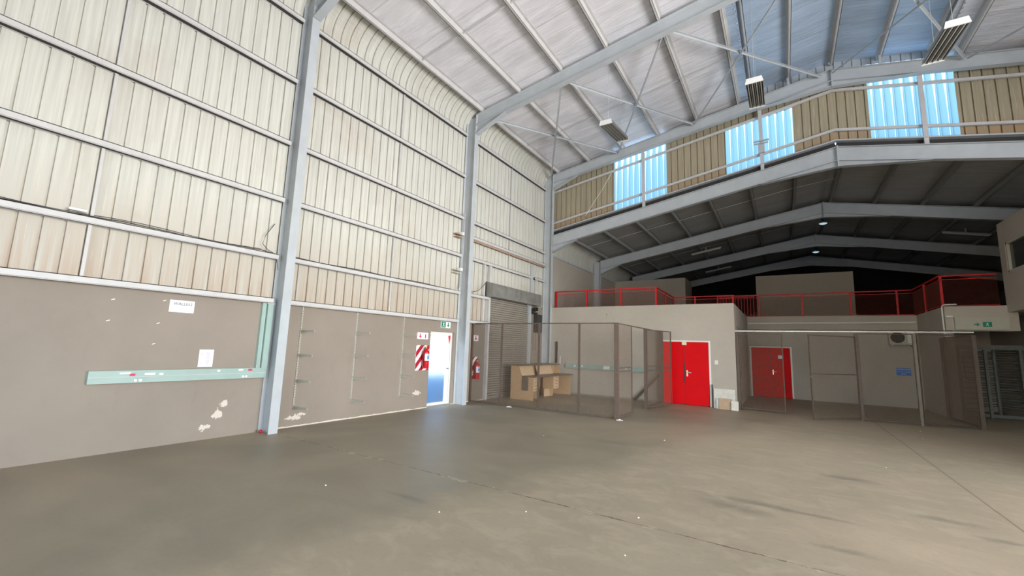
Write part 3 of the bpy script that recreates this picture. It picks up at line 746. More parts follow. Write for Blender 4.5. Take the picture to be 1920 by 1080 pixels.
tag(tp.build('steel_tube', M['chrome']), 'bright shiny steel tube lying along the top of the mesh fence', 'tube')
m = MB(); pts = [(6.99, FY-.02, 2.58), (7.02, FY-.02, 2.50), (7.12, FY-.02, 2.475)] + [(7.12+.4*i, FY-.02, 2.480 + .010*math.sin(i*2.1)) for i in range(1, 13)]
m.tube(pts, .009, 6); tag(m.build('cable', M['cable']), 'dark loose cable draped along the shiny fence tube', 'cable')

# ------------------------------------------------------------------ recess details
wc = MB(); wc.tube([(6.98, 20.86, 3.04), (9.9, 20.86, 3.05), (12.3, 20.86, 3.06)], .035, 10)
tag(wc.build('conduit', M['white']), 'long white conduit along the recess wall above the red door', 'pipe')
ac = thing('air_conditioner', 'cream outdoor air conditioner unit high on the recess wall', 'air conditioner', (11.85, 20.7, 2.24))
part(MB().box(11.5, 12.2, 20.6, 20.88, 2.24, 2.74), 'casing', M['acgrey'], ac)
m = MB(); 
for r_ in (.19, .14, .09, .04): 
    m.tube([(11.73+r_*math.cos(a*math.pi/8), 20.585, 2.5+r_*math.sin(a*math.pi/8)) for a in range(17)], .006, 4, False)
part(m, 'fan_grille', M['dark'], ac)
m = MB(); m.tube([(11.73, 20.598, 2.5), (11.73, 20.6, 2.5)], .2, 24); part(m, 'fan_recess', M['black'], ac)
m = MB(); m.box(11.55, 11.6, 20.62, 20.9, 2.19, 2.24); m.box(12.1, 12.15, 20.62, 20.9, 2.19, 2.24); part(m, 'wall_bracket', M['steel'], ac)
part(MB().box(12.0, 12.18, 20.592, 20.6, 2.3, 2.68), 'side_panel', M['white'], ac)
bs = thing('safety_sign', 'small blue sign with white lettering on the recess wall', 'sign', (11.86, 20.89, 1.15))
part(MB().box(11.66, 12.06, 20.885, 20.9, 1.14, 1.40), 'sign_board', M['blue'], bs)
for txt, z, s in (('WORK SHOP', 1.345, .066), ('NO UNAUTHORISED', 1.262, .040), ('ENTRY', 1.190, .050)):
    putpart(text_mesh('lettering', txt, s, M['paper'], M_front(11.86, 20.882, z)), bs)

# lightbox sign over the turnstile
lb = thing('exit_lightbox', 'wide white sign box with small green exit symbols above the turnstile', 'sign', (13.1, 17.6, 2.62))
part(MB().box(12.53, 13.63, 17.60, 17.70, 2.63, 2.99), 'sign_box', M['acgrey'], lb)
def arrow(cx, cz, s, d):
    # d: direction angle; outline of a block arrow
    pts = [(-.5,.14),(0,.14),(0,.42),(.5,0),(0,-.42),(0,-.14),(-.5,-.14)]; c, s2 = math.cos(d), math.sin(d)
    return [(cx+s*(p[0]*c-p[1]*s2), cz+s*(p[0]*s2+p[1]*c)) for p in pts]
part(MB().prism(arrow(12.98, 2.78, .12, 0), 'y', 17.592, 17.6), 'arrow', M['green'], lb)
part(MB().box(13.10, 13.28, 17.594, 17.6, 2.71, 2.85), 'pictogram_panel', M['green'], lb)
def runner(put, c, z, s):
    # running figure, from small bars; put(p, q, w) adds a bar in sign-plane units
    put((c+.02*s, z+.42*s), (c+.06*s, z+.42*s), .13*s)
    put((c+.02*s, z+.32*s), (c-.06*s, z-.02*s), .13*s)
    put((c-.02*s, z+.26*s), (c+.24*s, z+.14*s), .06*s); put((c-.02*s, z+.26*s), (c-.24*s, z+.16*s), .06*s)
    put((c-.06*s, z), (c+.16*s, z-.14*s), .08*s); put((c+.16*s, z-.14*s), (c+.12*s, z-.4*s), .07*s)
    put((c-.06*s, z), (c-.14*s, z-.22*s), .08*s); put((c-.14*s, z-.22*s), (c-.34*s, z-.28*s), .07*s)
m = MB(); runner(lambda p, q, w_: m.bar((p[0], 17.591, p[1]), (q[0], 17.591, q[1]), .003, w_, (0,1,0)) if False else m.bar((p[0], 17.591, p[1]), (q[0], 17.591, q[1]), w_, .003, (0,1,0)), 13.19, 2.78, .12)
part(m, 'running_figure', M['paper'], lb)
tag(MB().box(12.36, 12.50, 17.62, 17.7, 3.0, 3.045).build('light_strip', M['white']), 'short white strip left of the white sign box', 'strip')
m = MB(); m.tube([(12.30, 17.67, 2.5), (12.30, 17.67, 3.30), (12.32, 17.67, 3.36), (12.38, 17.67, 3.38), (12.62, 17.67, 3.385)], .02, 8)
tag(m.build('conduit', M['white']), 'pale bent conduit rising at the corner beside the white sign box', 'pipe')

# ------------------------------------------------------------------ turnstile
ts = thing('turnstile', 'full height steel turnstile in the dark doorway at far right', 'turnstile', (13.6, 19.4, 0))
part(MB().box(12.9, 14.36, 19.28, 19.5, 2.10, 2.24), 'top_beam', M['dull'], ts)
for x in (13.55, 12.95, 14.3): part(MB().box(x-.035, x+.035, 19.33, 19.41, 0, 2.1), 'upright', M['dull'], ts)
rt_ = part(MB().tube([(13.92, 20.0, .05), (13.92, 20.0, 2.1)], .05, 12), 'rotor_shaft', M['dull'], ts)
for k in range(11):
    z = .32+k*.165
    for ang in (200, 320, 80):
        a = math.radians(ang); dx, dy = math.cos(a), math.sin(a)
        m = MB(); m.tube([(13.92+dx*.05, 20+dy*.05, z), (13.92+dx*.5, 20+dy*.5, z), (13.92+dx*.54, 20+dy*.54, z+.035), (13.92+dx*.5, 20+dy*.5, z+.07), (13.92+dx*.05, 20+dy*.05, z+.07)], .015, 6)
        o = m.build('rotor_arm', M['dull']); o.parent = rt_
for k in range(12):
    z = .25+k*.16
    m = MB(); m.tube([(12.98, 19.4, z), (13.3, 19.42, z), (13.5, 19.4, z)], .014, 6); part(m, 'barrier_bar', M['dull'], ts)
m = MB(); m.tube([(13.2+.12*math.cos(a*math.pi/8), 19.5, 1.55+(.3 if math.sin(a*math.pi/8) > 0 else -.3)+.12*math.sin(a*math.pi/8)) for a in range(17)], .016, 6); part(m, 'guard_hoop', M['dull'], ts)
part(MB().box(12.95, 14.3, 19.42, 19.46, .02, .12), 'foot_rail', M['dull'], ts)

# ------------------------------------------------------------------ reception desk
dk_ = thing('reception_desk', 'light oak reception desk with grey tops inside the wire cage', 'desk', (.9, 13.6, 0))
def end_panel(y, t_, holes=True, x0=.44, x1=1.30):
    o_ = [(x0,0),(x1,0),(x1,.73),(x0+.435,.755),(x0+.345,1.0),(x0+.31,1.09),(x0,1.09)]
    return MB().prism(o_, 'y', y, y+t_)
e1 = part(end_panel(12.25, .03), 'end_panel', M['wood'], dk_); fixn(e1)
e2 = part(end_panel(14.97, .03, x0=.5, x1=1.38), 'end_panel', M['wood'], dk_); fixn(e2)
part(MB().prism([(.88,.30),(1.10,.30),(1.12,.32),(1.12,.74),(1.10,.77),(.90,.77),(.87,.74),(.87,.32)], 'y', 12.244, 12.25), 'access_recess', M['top'], dk_)
part(MB().box(.46, .49, 12.28, 14.97, .02, 1.09), 'front_panel', M['wood'], dk_)
part(MB().prism([(.40,12.2),(.88,12.2),(.92,15.02),(.40,15.02)], 'z', 1.09, 1.125), 'counter_top', M['top'], dk_)
o = part(MB().prism([(.78,12.28),(1.34,12.24),(1.46,15.02),(.78,15.02)], 'z', .73, .765), 'worktop', M['top'], dk_)
m = MB()
for ya2, yb2 in ((12.26, 13.1), (13.35, 14.5)): m.prism([(.86,.77),(.88,.77),(.76,1.085),(.74,1.085)], 'y', ya2, yb2)
fixn(part(m, 'riser_panel', M['woodlite'], dk_))
part(MB().box(.66, .68, 12.28, 14.97, .765, 1.09), 'back_riser', M['wood'], dk_)
part(MB().box(.60, .62, 12.28, 14.97, .12, .73), 'modesty_panel', M['wood'], dk_)
part(MB().box(.62, 1.05, 14.05, 14.08, 0, .28), 'support_panel', M['wood'], dk_); part(MB().box(.95, .98, 13.65, 14.3, 0, .27), 'support_panel', M['woodlite'], dk_)
part(MB().box(.8, 1.16, 12.82, 12.85, 0, .73), 'support_panel', M['woodlite'], dk_)
for yp in (12.34, 13.86):
    pd = part(MB().box(.8, 1.22, yp, yp+.4, .27, .73), 'pedestal', M['wood'], dk_)
    for k in range(4):
        z = .285+k*.111
        dr = MB().box(1.22, 1.238, yp+.006, yp+.394, z, z+.103).build('drawer', M['woodlite']); dr.parent = pd
        h_ = MB(); h_.tube([(1.238, yp+.13, z+.055), (1.262, yp+.13, z+.055), (1.262, yp+.27, z+.055), (1.238, yp+.27, z+.055)], .006, 6); h2 = h_.build('drawer_handle', M['dark']); h2.parent = pd
# dark slim post on the wall above the desk
m = MB(); m.box(.60, .68, 15.21, 15.25, 1.14, 1.98); tag(m.build('wall_channel', M['dark']), 'dark vertical channel on the end wall above the desk', 'channel')
# teal trunking on the end wall inside the cage
t2 = thing('cable_trunking', 'teal horizontal trunking on the end wall inside the cage', 'trunking', (2.6, 15.2, 1.07))
part(MB().box(1.08, 4.45, 15.17, 15.25, .98, 1.14), 'trunking_body', M['teal'], t2)
part(MB().box(2.60, 2.83, 15.155, 15.17, 1.0, 1.12), 'socket_plate', M['white'], t2)
for x in (1.42, 1.60, 1.72): part(MB().box(x, x+.07, 15.16, 15.17, 1.04, 1.10), 'socket_plate', M['white'], t2)
part(MB().box(3.4, 3.47, 15.16, 15.17, 1.04, 1.10), 'socket_plate', M['white'], t2)

# leaning boards beside the red doors
def lean(x0, x1, h, yb2, tilt, th, mat, label, nm='leaning_board'):
    m = MB(); yt = yb2 + tilt
    m.add([(x0,yb2,0),(x1,yb2,0),(x1,yt,h),(x0,yt,h),(x0,yb2+th,0),(x1,yb2+th,0),(x1,yt+th,h),(x0,yt+th,h)], [(0,1,2,3),(7,6,5,4),(0,4,5,1),(1,5,6,2),(2,6,7,3),(3,7,4,0)])
    return tag(m.build(nm, M[mat]), label, 'board', 'boards leaning beside the red doors')
lean(6.27, 6.88, .60, 15.10, .10, .02, 'tile', 'large pale veined board leaning on the end wall by the red doors')
lean(6.36, 6.44, .30, 15.02, .06, .015, 'tile', 'narrow pale offcut leaning left of the beige board')
lean(6.44, 6.80, .32, 14.97, .07, .015, 'browntile', 'beige square board leaning in front of the large pale board')
lean(6.78, 6.98, .27, 14.92, .05, .015, 'tile', 'small white board leaning at the wall corner')
tag(MB().box(6.215, 6.245, 15.17, 15.2, 0, .72).build('timber_strip', M['dark']), 'thin dark strip standing between red doors and leaning boards', 'strip')
swp = thing('light_switch', 'white light switch plate right of the red double doors', 'switch', (6.36, 15.25, 1.45))
part(MB().box(6.32, 6.42, 15.232, 15.25, 1.36, 1.49), 'plate', M['white'], swp); part(MB().box(6.35, 6.39, 15.226, 15.232, 1.40, 1.45), 'rocker', M['ivory'], swp)
tag(MB().box(2.68, 2.71, 15.24, 15.25, 2.98, 3.06).build('plaster_chip', M['conc']), 'small dark chip near the top of the end wall', 'mark')

# ------------------------------------------------------------------ left wall fittings
tr = thing('cable_trunking', 'pale teal trunking running along left wall and up beside the nearest column', 'trunking', (.06, 3.2, 1.07))
tb = part(MB().box(.02, .10, 1.90, 4.32, .985, 1.165), 'trunking_body', M['teal'], tr)
part(MB().box(.02, .09, 4.13, 4.20, 1.165, 2.36), 'riser_duct', M['teal'], tr); part(MB().box(.02, .13, 4.21, 4.31, 1.165, 2.36), 'riser_duct', M['teal'], tr)
part(MB().box(.02, .135, 4.19, 4.33, 2.345, 2.36), 'duct_cap', M['steel'], tr)
part(MB().box(.10, .104, 1.9, 4.32, 1.07, 1.08), 'lid_seam', M['steel'], tr)
def sock(y, z, col, w_=.07, h=.04): part(MB().box(.10, .112, y, y+w_, z, z+h), 'socket_plate', M[col], tr)
sock(2.23, 1.115, 'white', .13, .022); sock(2.35, 1.085, 'signred', .06, .035); sock(2.52, 1.095, 'white', .13, .03); sock(2.70, 1.09, 'white', .05, .03)
for y in (2.42, 2.48, 3.92, 3.97): part(MB().tube([(.10, y, 1.02), (.112, y, 1.02)], .02, 12), 'socket_outlet', M['white'], tr)
sock(3.50, 1.115, 'white', .04, .03); sock(3.83, 1.12, 'white', .08, .03); sock(4.0, 1.115, 'signred', .06, .035)
m = MB(); m.tube([(.1, 4.15, 1.17), (.12, 4.16, 1.32), (.1, 4.17, 1.17)], .004, 5); part(m, 'loose_wire', M['white'], tr)

ppr = thing('paper_notice', 'landscape white paper headed with wall number, high on left wall', 'notice', (.025, 2.9, 2.1))
part(MB().box(.021, .024, 2.73, 3.07, 2.07, 2.265), 'sheet', M['paper'], ppr)
mt = M_left(.0255, 2.91, 2.205); putpart(text_mesh('lettering', 'WALL052', .062, M['ink'], mt, .0005), ppr)
pp2 = thing('paper_notice', 'portrait paper with faint printed columns above the teal trunking', 'notice', (.025, 3.33, 1.2))
part(MB().box(.021, .024, 3.23, 3.445, 1.195, 1.48), 'sheet', M['paper'], pp2)
m = MB(); 
for k in range(7):
    m.box(.024, .0248, 3.335, 3.39, 1.235+k*.03, 1.250+k*.03)
    if k in (0,1,5,6): m.box(.024, .0248, 3.25, 3.29, 1.235+k*.03, 1.245+k*.03)
part(m, 'print', M['faint'], pp2)
for (y, z, nm) in ((2.05, 2.19, 'top left'), (2.66, 2.24, 'nearest the numbered paper'), (2.03, 1.88, 'lower left'), (2.62, 1.88, 'lower right'), (2.60, 1.56, 'lowest')):
    m = MB(); m.bar((.023, y-.02, z-.008), (.023, y+.02, z+.008), .004, .012)
    tag(m.build('tape_scrap', M['ivory']), 'tiny white tape scrap on bare left wall, %s of five' % nm, 'tape', 'tape scraps on the left wall')

# wall shelf uprights with brackets
uprights = [(4.95, [1.88,1.40,.90,.39], .36, 'left'), (6.27, [1.90,1.40,.91,.41], .37, 'middle'), (7.70, [1.93,1.42,.90,.44], .38, 'right')]
for y, zs, zb_, nm in uprights:
    rt2 = thing('shelf_bracket_rail', 'pale slotted upright with four bare brackets, %s one of three' % nm, 'shelf bracket', (.03, y, zb_), 'shelf uprights on the left wall')
    part(MB().box(.02, .042, y-.014, y+.014, zb_, 2.37), 'upright', M['acgrey'], rt2)
    m = MB()
    for k in range(38): m.box(.042, .0425, y-.004, y+.004, zb_+.05+k*.05, zb_+.075+k*.05)
    part(m, 'slots', M['dark'], rt2)
    for z in zs:
        br = fixn(part(MB().prism([(.042, z-.045), (.042, z+.012), (.50, z+.012), (.50, z-.022)], 'y', y-.006, y+.006), 'bracket', M['acgrey'], rt2))
        f_ = MB().box(.042, .50, y-.016, y+.016, z+.008, z+.014).build('bracket_flange', M['acgrey']); f_.parent = br

# signs and extinguishers
def sign_left(name, y0, y1, z0, z1, label, items, x=.022):
    r_ = thing(name, label, 'sign', (x, (y0+y1)/2, z0))
    part(MB().box(x-.002, x+.004, y0, y1, z0, z1), 'sign_board', M['paper'], r_)
    for nm, mb, mat in items: part(mb, nm, M[mat], r_)
    return r_
def arr_l(yc, zc, s, x=.026): return MB().prism(arrow(yc, zc, s, -math.pi/2), 'x', x, x+.002)
ext_pic = MB().prism([(8.495,1.855),(8.535,1.855),(8.535,1.945),(8.52,1.965),(8.51,1.965),(8.495,1.945)], 'x', .026, .028); ext_pic.box(.026,.028, 8.50,8.53,1.968,1.98)
sign_left('fire_sign', 8.21, 8.62, 1.83, 2.005, 'white sign with red arrow and extinguisher symbol above striped board', [('arrow', arr_l(8.32, 1.915, .13), 'signred'), ('pictogram', ext_pic, 'signred'), ('divider', MB().box(.026,.027, 8.41,8.415,1.85,1.985), 'faint')])
gm = MB().box(.026, .028, 9.13, 9.31, 2.19, 2.35)
es = sign_left('exit_sign', 9.11, 9.52, 2.18, 2.36, 'green and white emergency exit sign above the glass door', [('pictogram_panel', gm, 'green'), ('arrow', arr_l(9.42, 2.27, .13), 'green')])
m = MB(); runner(lambda p, q, w_: m.bar((.029, p[0], p[1]), (.029, q[0], q[1]), w_, .002, (1,0,0)), 9.22, 2.27, .17); part(m, 'running_figure', M['paper'], es)
sign_left('fire_sign', 10.64, 10.90, 1.85, 2.03, 'small white sign with red arrow on the wall inside the cage', [('arrow', arr_l(10.77, 1.94, .14), 'signred')])
def striped(y0, y1, z0, z1, label):
    r_ = thing('striped_board', label, 'sign', (.022, (y0+y1)/2, z0))
    part(MB().box(.02, .026, y0, y1, z0, z1), 'board', M['paper'], r_)
    m = MB(); W = y1-y0; Hh = z1-z0
    k = -W-.12
    while k < Hh:
        # diagonal stripe: z between y+k and y+k+w
        poly = []
        w_ = .16
        pts = []
        N = 12
        lo = [(y0+W*i/N, z0+k+W*i/N*1.15) for i in range(N+1)]
        hi = [(a, b+w_) for a, b in lo]
        cl = lambda p: (p[0], min(max(p[1], z0), z1))
        for i in range(N):
            q = [cl(lo[i]), cl(lo[i+1]), cl(hi[i+1]), cl(hi[i])]
            if max(v[1] for v in q)-min(v[1] for v in q) > .002 and (q[2][1]-q[1][1] > 1e-4 or q[3][1]-q[0][1] > 1e-4):
                m.add([(.0275, a, b) for a, b in q], [(0,1,2,3)])
        k += .31
    part(m, 'stripes', M['stripe'], r_); return r_
striped(8.20, 8.68, 1.0, 1.67, 'red and white diagonal striped board behind the extinguisher by the glass door')
striped(10.62, 10.90, .66, 1.36, 'red and white diagonal striped board behind the extinguisher inside the cage')
def exting(y, z, label, r=.092, h=.53, x=.13):
    e = thing('fire_extinguisher', label, 'fire extinguisher', (x, y, z), 'red fire extinguishers')
    prof = [(r*.9, 0), (r, .02), (r, h*.78), (r*.92, h*.85), (r*.6, h*.92), (r*.3, h*.96), (r*.28, h)]
    m = MB(); m.tube([(x, y, z+b_) for a_, b_ in prof], [a_ for a_, b_ in prof], 20); part(m, 'cylinder', M['extred'], e)
    m = MB(); m.tube([(x, y, z+h), (x, y, z+h+.05)], .022, 10); m.tube([(x, y, z+h+.03), (x+.03, y-.02, z+h+.03)], .012, 8); part(m, 'valve', M['brass'], e)
    m = MB(); m.bar((x, y, z+h+.055), (x+.10, y-.04, z+h+.075), .02, .008); m.bar((x, y, z+h+.035), (x+.09, y-.04, z+h+.02), .018, .008); part(m, 'handle', M['dark'], e)
    m = MB(); m.tube([(x, y-.02, z+h+.02), (x+.02, y-.10, z+h-.02), (x+.03, y-.115, z+h-.15), (x+.03, y-.105, z+.18), (x+.03, y-.10, z+.06)], .010, 8); part(m, 'hose', M['black'], e)
    m = MB(); n = 12; vs_ = []; fs = []
    for i in range(n+1):
        a = math.radians(-65+130*i/n); vs_ += [(x+(r+.002)*math.cos(a), y+(r+.002)*math.sin(a), z+h*.38), (x+(r+.002)*math.cos(a), y+(r+.002)*math.sin(a), z+h*.72)]
    for i in range(n): fs.append((2*i, 2*i+2, 2*i+3, 2*i+1))
    m.add(vs_, fs, True); lb_ = part(m, 'label_band', M['paper'], e)
    m = MB()
    for q, (zz_, hh_) in enumerate(((.64,.02),(.57,.02),(.45,.07))):
        a0, a1 = (-.5, .6) if q < 2 else (-.4, .15)
        vs_ = []; fs = []
        for i in range(7):
            a = a0+(a1-a0)*i/6; vs_ += [(x+(r+.004)*math.cos(a), y+(r+.004)*math.sin(a), z+h*zz_), (x+(r+.004)*math.cos(a), y+(r+.004)*math.sin(a), z+h*zz_+hh_)]
        for i in range(6): fs.append((2*i, 2*i+2, 2*i+3, 2*i+1))
        m.add(vs_, fs, True)
    o_ = m.build('label_print', M['blue']); o_.parent = lb_
    part(MB().box(.0275, x-r*.7, y-.03, y+.03, z+h*.5, z+h*.56), 'wall_hook', M['dark'], e)
    return e
exting(8.47, 1.06, 'red fire extinguisher with white label on striped board by the glass door')
exting(10.74, .68, 'red fire extinguisher on striped board behind the cage mesh')
tag(MB().box(.02, .05, 10.10, 10.22, 2.30, 2.40).build('sensor_box', M['ivory']), 'small ivory box beside the column at the cage corner', 'switch')
# brackets with white tips beside the second column
for z, nm in ((5.02, 'upper'), (3.92, 'lower')):
    b_ = thing('cable_bracket', '%s rusty bracket with white tip left of the cage column' % nm, 'bracket', (.1, 9.66, z), 'brackets beside the cage column')
    part(MB().box(.02, .16, 9.45, 9.72, z-.10, z-.07), 'arm', M['rust' if nm == 'upper' else 'acgrey'], b_); part(MB().box(.02, .16, 9.42, 9.66, z-.02, z+.01), 'arm', M['rust' if nm == 'upper' else 'acgrey'], b_)
    part(MB().box(.10, .22, 9.62, 9.72, z-.02, z+.07), 'tip', M['white'], b_)
# cables on the wall
def cable(pts, r, label, mat='cable'):
    m = MB(); m.tube(pts, r, 6); return tag(m.build('cable', M[mat]), label, 'cable')
cable([(.08, y*.1, 3.325+.012*math.sin(y*.37)+.006*math.sin(y*1.3)) for y in range(2, 43, 2)], .007, 'dark cable lying along the second girt left of the nearest column')
cable([(.06, y*.1, 3.35+.02*math.sin(y*.31+1)) for y in range(4, 43, 3)], .005, 'thin dark wire sagging above the second girt left of the nearest column')
cable([(.08, y*.1, 3.325+.012*math.sin(y*.33)) for y in range(46, 97, 3)], .009, 'dark cable bundle lying along the second girt of the middle bay')
cable([(.10, 9.72, 3.36), (.14, 9.76, 3.5), (.15, 9.78, 4.4), (.15, 9.79, 5.2), (.15, 9.79, 5.7), (.12, 9.7, 5.72)], .014, 'grey cable bundle climbing beside the cage column', 'steel')
cable([(.05, 4.2, 3.9), (.12, 4.02, 3.62), (.12, 3.98, 3.45), (.1, 4.1, 3.36), (.12, 4.25, 3.3), (.15, 4.3, 3.0)], .006, 'thin dark wire looping beside the nearest column')
cable([(.16, 10.2, 3.33), (.16, 10.6, 3.42), (.16, 10.9, 3.65), (.15, 11.08, 3.8)], .008, 'thin wire curving from the cage column to the shutter box', 'dark')
ct = thing('cable_connector', 'small white connector on cables above the second girt at far left', 'connector', (.11, 1.5, 3.36))
part(MB().box(.09, .13, 1.42, 1.60, 3.355, 3.385), 'connector_body', M['white'], ct)
cable([(2.88, 15.26, 8.56), (2.5, 15.26, 7.95), (2.1, 15.26, 7.4), (1.8, 15.26, 6.98)], .008, 'thin white cord hanging aslant left of the first gable window', 'white')
# red ball by nearest column
m = MB(); n = 10; R0 = .032
m.tube([(.17, 4.30, R0 - R0*math.cos(math.pi*i/n)+.001) for i in range(n+1)], [max(.001, R0*math.sin(math.pi*i/n)) for i in range(n+1)], 16)
tag(m.build('ball', M['extred']), 'small glossy red ball on the floor at foot of nearest column', 'ball')

# ------------------------------------------------------------------ mezzanine railings
def railing(label, pts, posts, loc, z0=H, h=.98, pitch=.045, r=.0022):
    rr = thing('mezzanine_railing', label, 'railing', loc)
    for i in range(len(pts)-1):
        a, b2 = Vector((*pts[i], 0)), Vector((*pts[i+1], 0)); u = (b2-a).normalized(); L = (b2-a).length
        m = MB(); m.bar(a+Vector((0,0,z0+h)), b2+Vector((0,0,z0+h)), .045, .045); part(m, 'handrail', M['redrail'], rr)
        m = MB(); m.bar(a+Vector((0,0,z0+h-.11)), b2+Vector((0,0,z0+h-.11)), .02, .02); m.bar(a+Vector((0,0,z0+.06)), b2+Vector((0,0,z0+.06)), .02, .02); part(m, 'mid_rail', M['redrail'], rr)
        m = MB(); wiremesh(m, a+Vector((0,0,z0+.06)), u, (0,0,1), L, h-.17, pitch, r); o_ = part(m, 'mesh_infill', M['redmesh'], rr)
    for (x, y) in posts: part(MB().box(x-.03, x+.03, y-.03, y+.03, z0, z0+h-.02), 'railing_post', M['redrail'], rr)
    return rr
YR = 16.2
railing('red mesh railing on the mezzanine above the cage', [(.05, YR), (4.28, YR), (4.22, 19.48), (6.6, 19.48)], [(.1, YR), (1.50, YR), (2.93, YR), (4.27, YR), (4.25, 17.8), (4.22, 19.45), (5.1, 19.48), (6.55, 19.48)], (2, YR, H), h=.77)
railing('long red mesh railing on the mezzanine above the recess', [(5.7, 21.4), (12.40, 21.4), (12.40, 18.1), (13.64, 18.1)],
        [(5.76, 21.4), (7.40, 21.4), (8.96, 21.4), (10.55, 21.4), (11.95, 21.4), (12.4, 19.8), (12.43, 18.12)], (8, 21.4, H))
sg = thing('stair_gate', 'dark red barred gate behind the long mezzanine railing', 'gate', (6.6, 22.4, H))
for k in range(12): part(MB().box(5.75+k*.125, 5.78+k*.125, 22.38, 22.41, H, H+1.05), 'gate_bar', M['redrail'], sg)
part(MB().box(5.72, 7.2, 22.37, 22.42, H+1.02, H+1.06), 'top_bar', M['redrail'], sg)

# ------------------------------------------------------------------ lamps
def highbay(x, y, label, z=7.80, L=1.5, W=.34):
    r_ = thing('hanging_light', label, 'light fitting', (x, y+L/2, z), 'hanging four-tube light fittings')
    def zz_(yy): return z + (yy-y)*.12
    body = MB(); n = 4; vs_ = []; fs = []
    prof = [(-W/2, .0), ]
    pr = []
    for i in range(n):
        a = -W/2 + W*i/n; pr += [(a, 0), (a+W/n*.28, .06), (a+W/n*.72, .06)]
    pr.append((W/2, 0)); pr += [(W/2*.9, .11), (-W/2*.9, .11)]
    m = MB(); N = len(pr)
    for yy in (y, y+L): vs_ += [(x+a, yy, zz_(yy)+b2) for a, b2 in pr]
    for i in range(N): fs.append((i, (i+1) % N, (i+1) % N+N, i+N))
    m.add(vs_, fs); bd = part(m, 'reflector', M['reflector'], r_)
    for yy, s in ((y, -1), (y+L, 1)):
        m = MB(); zc = zz_(yy); m.prism([(x-W/2-.012, zc-.01), (x+W/2+.012, zc-.01), (x+W/2*.9, zc+.12), (x-W/2*.9, zc+.12)], 'y', yy-.012, yy+.012); fixn(part(m, 'end_cap', M['white'], r_))
    for i in range(n):
        xc = x-W/2+W*(i+.5)/n
        m = MB(); m.tube([(xc, y+.03, zz_(y)+.03), (xc, y+L-.03, zz_(y+L)+.03)], .0125, 8); part(m, 'fluorescent_tube', M['white'], r_)
    for yy in (y+.2, y+L-.2):
        m = MB(); m.tube([(x, yy, zz_(yy)+.1), (x, yy, zu(x)+.152+(MH if MX0 < x < MX1 else 0))], .004, 5); part(m, 'suspension_wire', M['steel'], r_)
highbay(4.42, 10.4, 'hanging four-tube light fitting over the cage, leftmost of three')
highbay(7.95, 10.3, 'hanging four-tube light fitting just right of the monitor strip, middle of three')
highbay(11.2, 10.2, 'hanging four-tube light fitting at upper right, rightmost of three')
def batten(xa, xb, y, label):
    r_ = thing('batten_light', label, 'light fitting', ((xa+xb)/2, y, zl((xa+xb)/2)-.1), 'tube lights under the low roof')
    f = lambda x: zl(x) - .06
    m = MB(); m.bar((xa, y, f(xa)), (xb, y, f(xb)), .14, .05); part(m, 'batten', M['acgrey'], r_)
    for s in (-1, 1):
        m = MB(); m.tube([(xa+.03, y+s*.045, f(xa)-.04), (xb-.03, y+s*.045, f(xb)-.04)], .016, 8); part(m, 'fluorescent_tube', M['white'], r_)
    m = MB(); m.box((xa+xb)/2-.02, (xa+xb)/2+.02, y-.02, y+.02, f((xa+xb)/2), zl((xa+xb)/2)+.14); part(m, 'mount', M['steel'], r_)
batten(4.3, 5.75, 23.7, 'pale twin-tube light under the second bay of the low roof, left side')
batten(4.2, 5.7, 29.2, 'pale twin-tube light deeper in the third bay of the low roof, left side')
batten(14.0, 15.4, 24, 'dim twin-tube light under the low roof at far right')
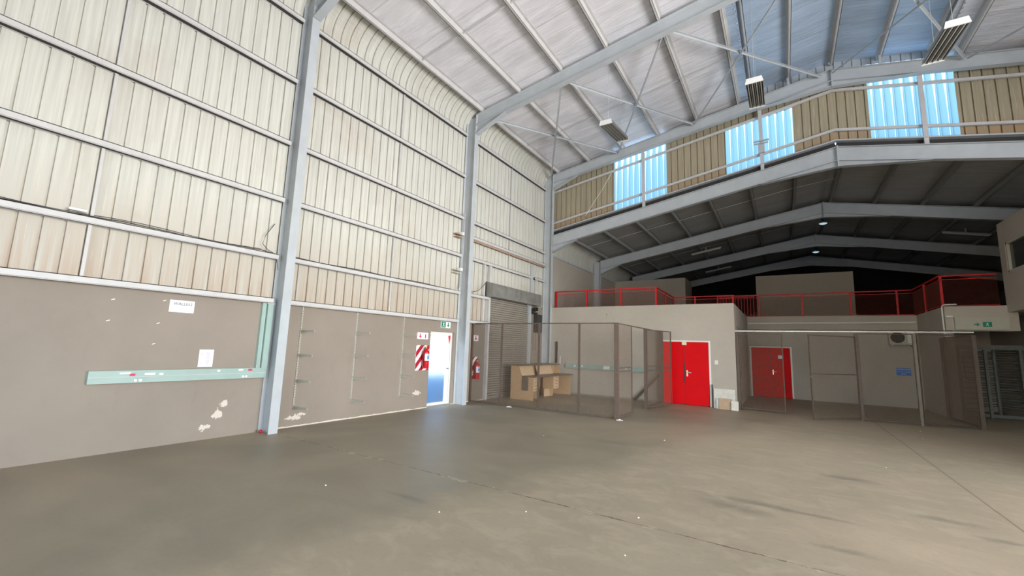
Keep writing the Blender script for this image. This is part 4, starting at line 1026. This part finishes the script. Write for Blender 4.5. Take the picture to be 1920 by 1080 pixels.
for y, nm in ((21.3+2.0, 'nearer'), (27.1+1.8, 'further')):
    x = 10.0; z = 1.68 + (7.2-1.68)*y/(21.3 if nm == 'nearer' else 27.1)
    z = min(z, zl(x)-.12); y_ = (z-1.68)/(7.2-1.68)*(21.3 if nm == 'nearer' else 27.1)
    r_ = thing('dome_lamp', 'small dome lamp with painted bluish glow under the low roof ridge, %s one' % nm, 'lamp', (x, y_, z), 'dome lamps under the low ridge')
    m = MB(); m.tube([(x, y_, z+.02), (x, y_, z+.06), (x, y_, z+.11)], [.17, .14, .05], 20); part(m, 'shade', M['white'], r_)
    m = MB(); m.tube([(x, y_, z+.018), (x, y_, z-.0), (x, y_, z-.03)], [.155, .13, .05], 20); part(m, 'diffuser', M['lamp'], r_)
    m = MB(); m.tube([(x, y_, z+.1), (x, y_, zl(x)+.148)], .01, 6); part(m, 'stem', M['dark'], r_)

# ------------------------------------------------------------------ litter on the floor
lit = [(7.04, 3.74, 'pale pebble on the floor nearest the camera'), (5.9, 4.05, 'white crumb left of the pebble'), (6.9, 4.62, 'pale flake beside the ragged floor joint'), (5.2, 3.5, 'white chip on smooth floor, left of centre'),
       (3.6, 3.3, 'tiny white chip nearer the left wall'), (9.5, 9.1, 'pale speck right of centre, near the straight joint'), (10.9, 14.2, 'pale scrap on floor before the mesh fence'), (10.7, 13.0, 'pale scrap on floor before the open gate'), (4.2, 7.6, 'white scrap on floor in front of the cage'), (6.2, 8.8, 'tiny white speck between cage and camera')]
for i, (x, y, lb2) in enumerate(lit):
    s = .009 + .005*random.random(); m = MB(); n = 7
    ring = [(x+s*math.cos(a*2*math.pi/n)*(.7+.5*random.random()), y+s*math.sin(a*2*math.pi/n)*(.6+.5*random.random()), 0) for a in range(n)]
    top_ = [(x+(p[0]-x)*.6, y+(p[1]-y)*.6, s*.7) for p in ring]
    m.add(ring+top_, [tuple(range(n, 2*n))]+[(k, (k+1) % n, (k+1) % n+n, k+n) for k in range(n)]); o_ = tag(m.build('litter', M['tile']), lb2, 'litter', 'specks of litter on the floor'); o_['kind'] = 'thing'
for (x, y, nm) in ((1.55, 10.47, 'at foot of the cage front'), (4.75, 10.50, 'at foot of the cage corner post')):
    m = MB(); m.bar((x-.07, y-.03, .008), (x+.08, y, .012), .02, .012); m.bar((x-.02, y-.02, .02), (x+.03, y-.01, .03), .012, .01); o_ = tag(m.build('crumpled_scrap', M['paper']), 'white crumpled scrap ' + nm, 'litter'); o_['kind'] = 'thing'
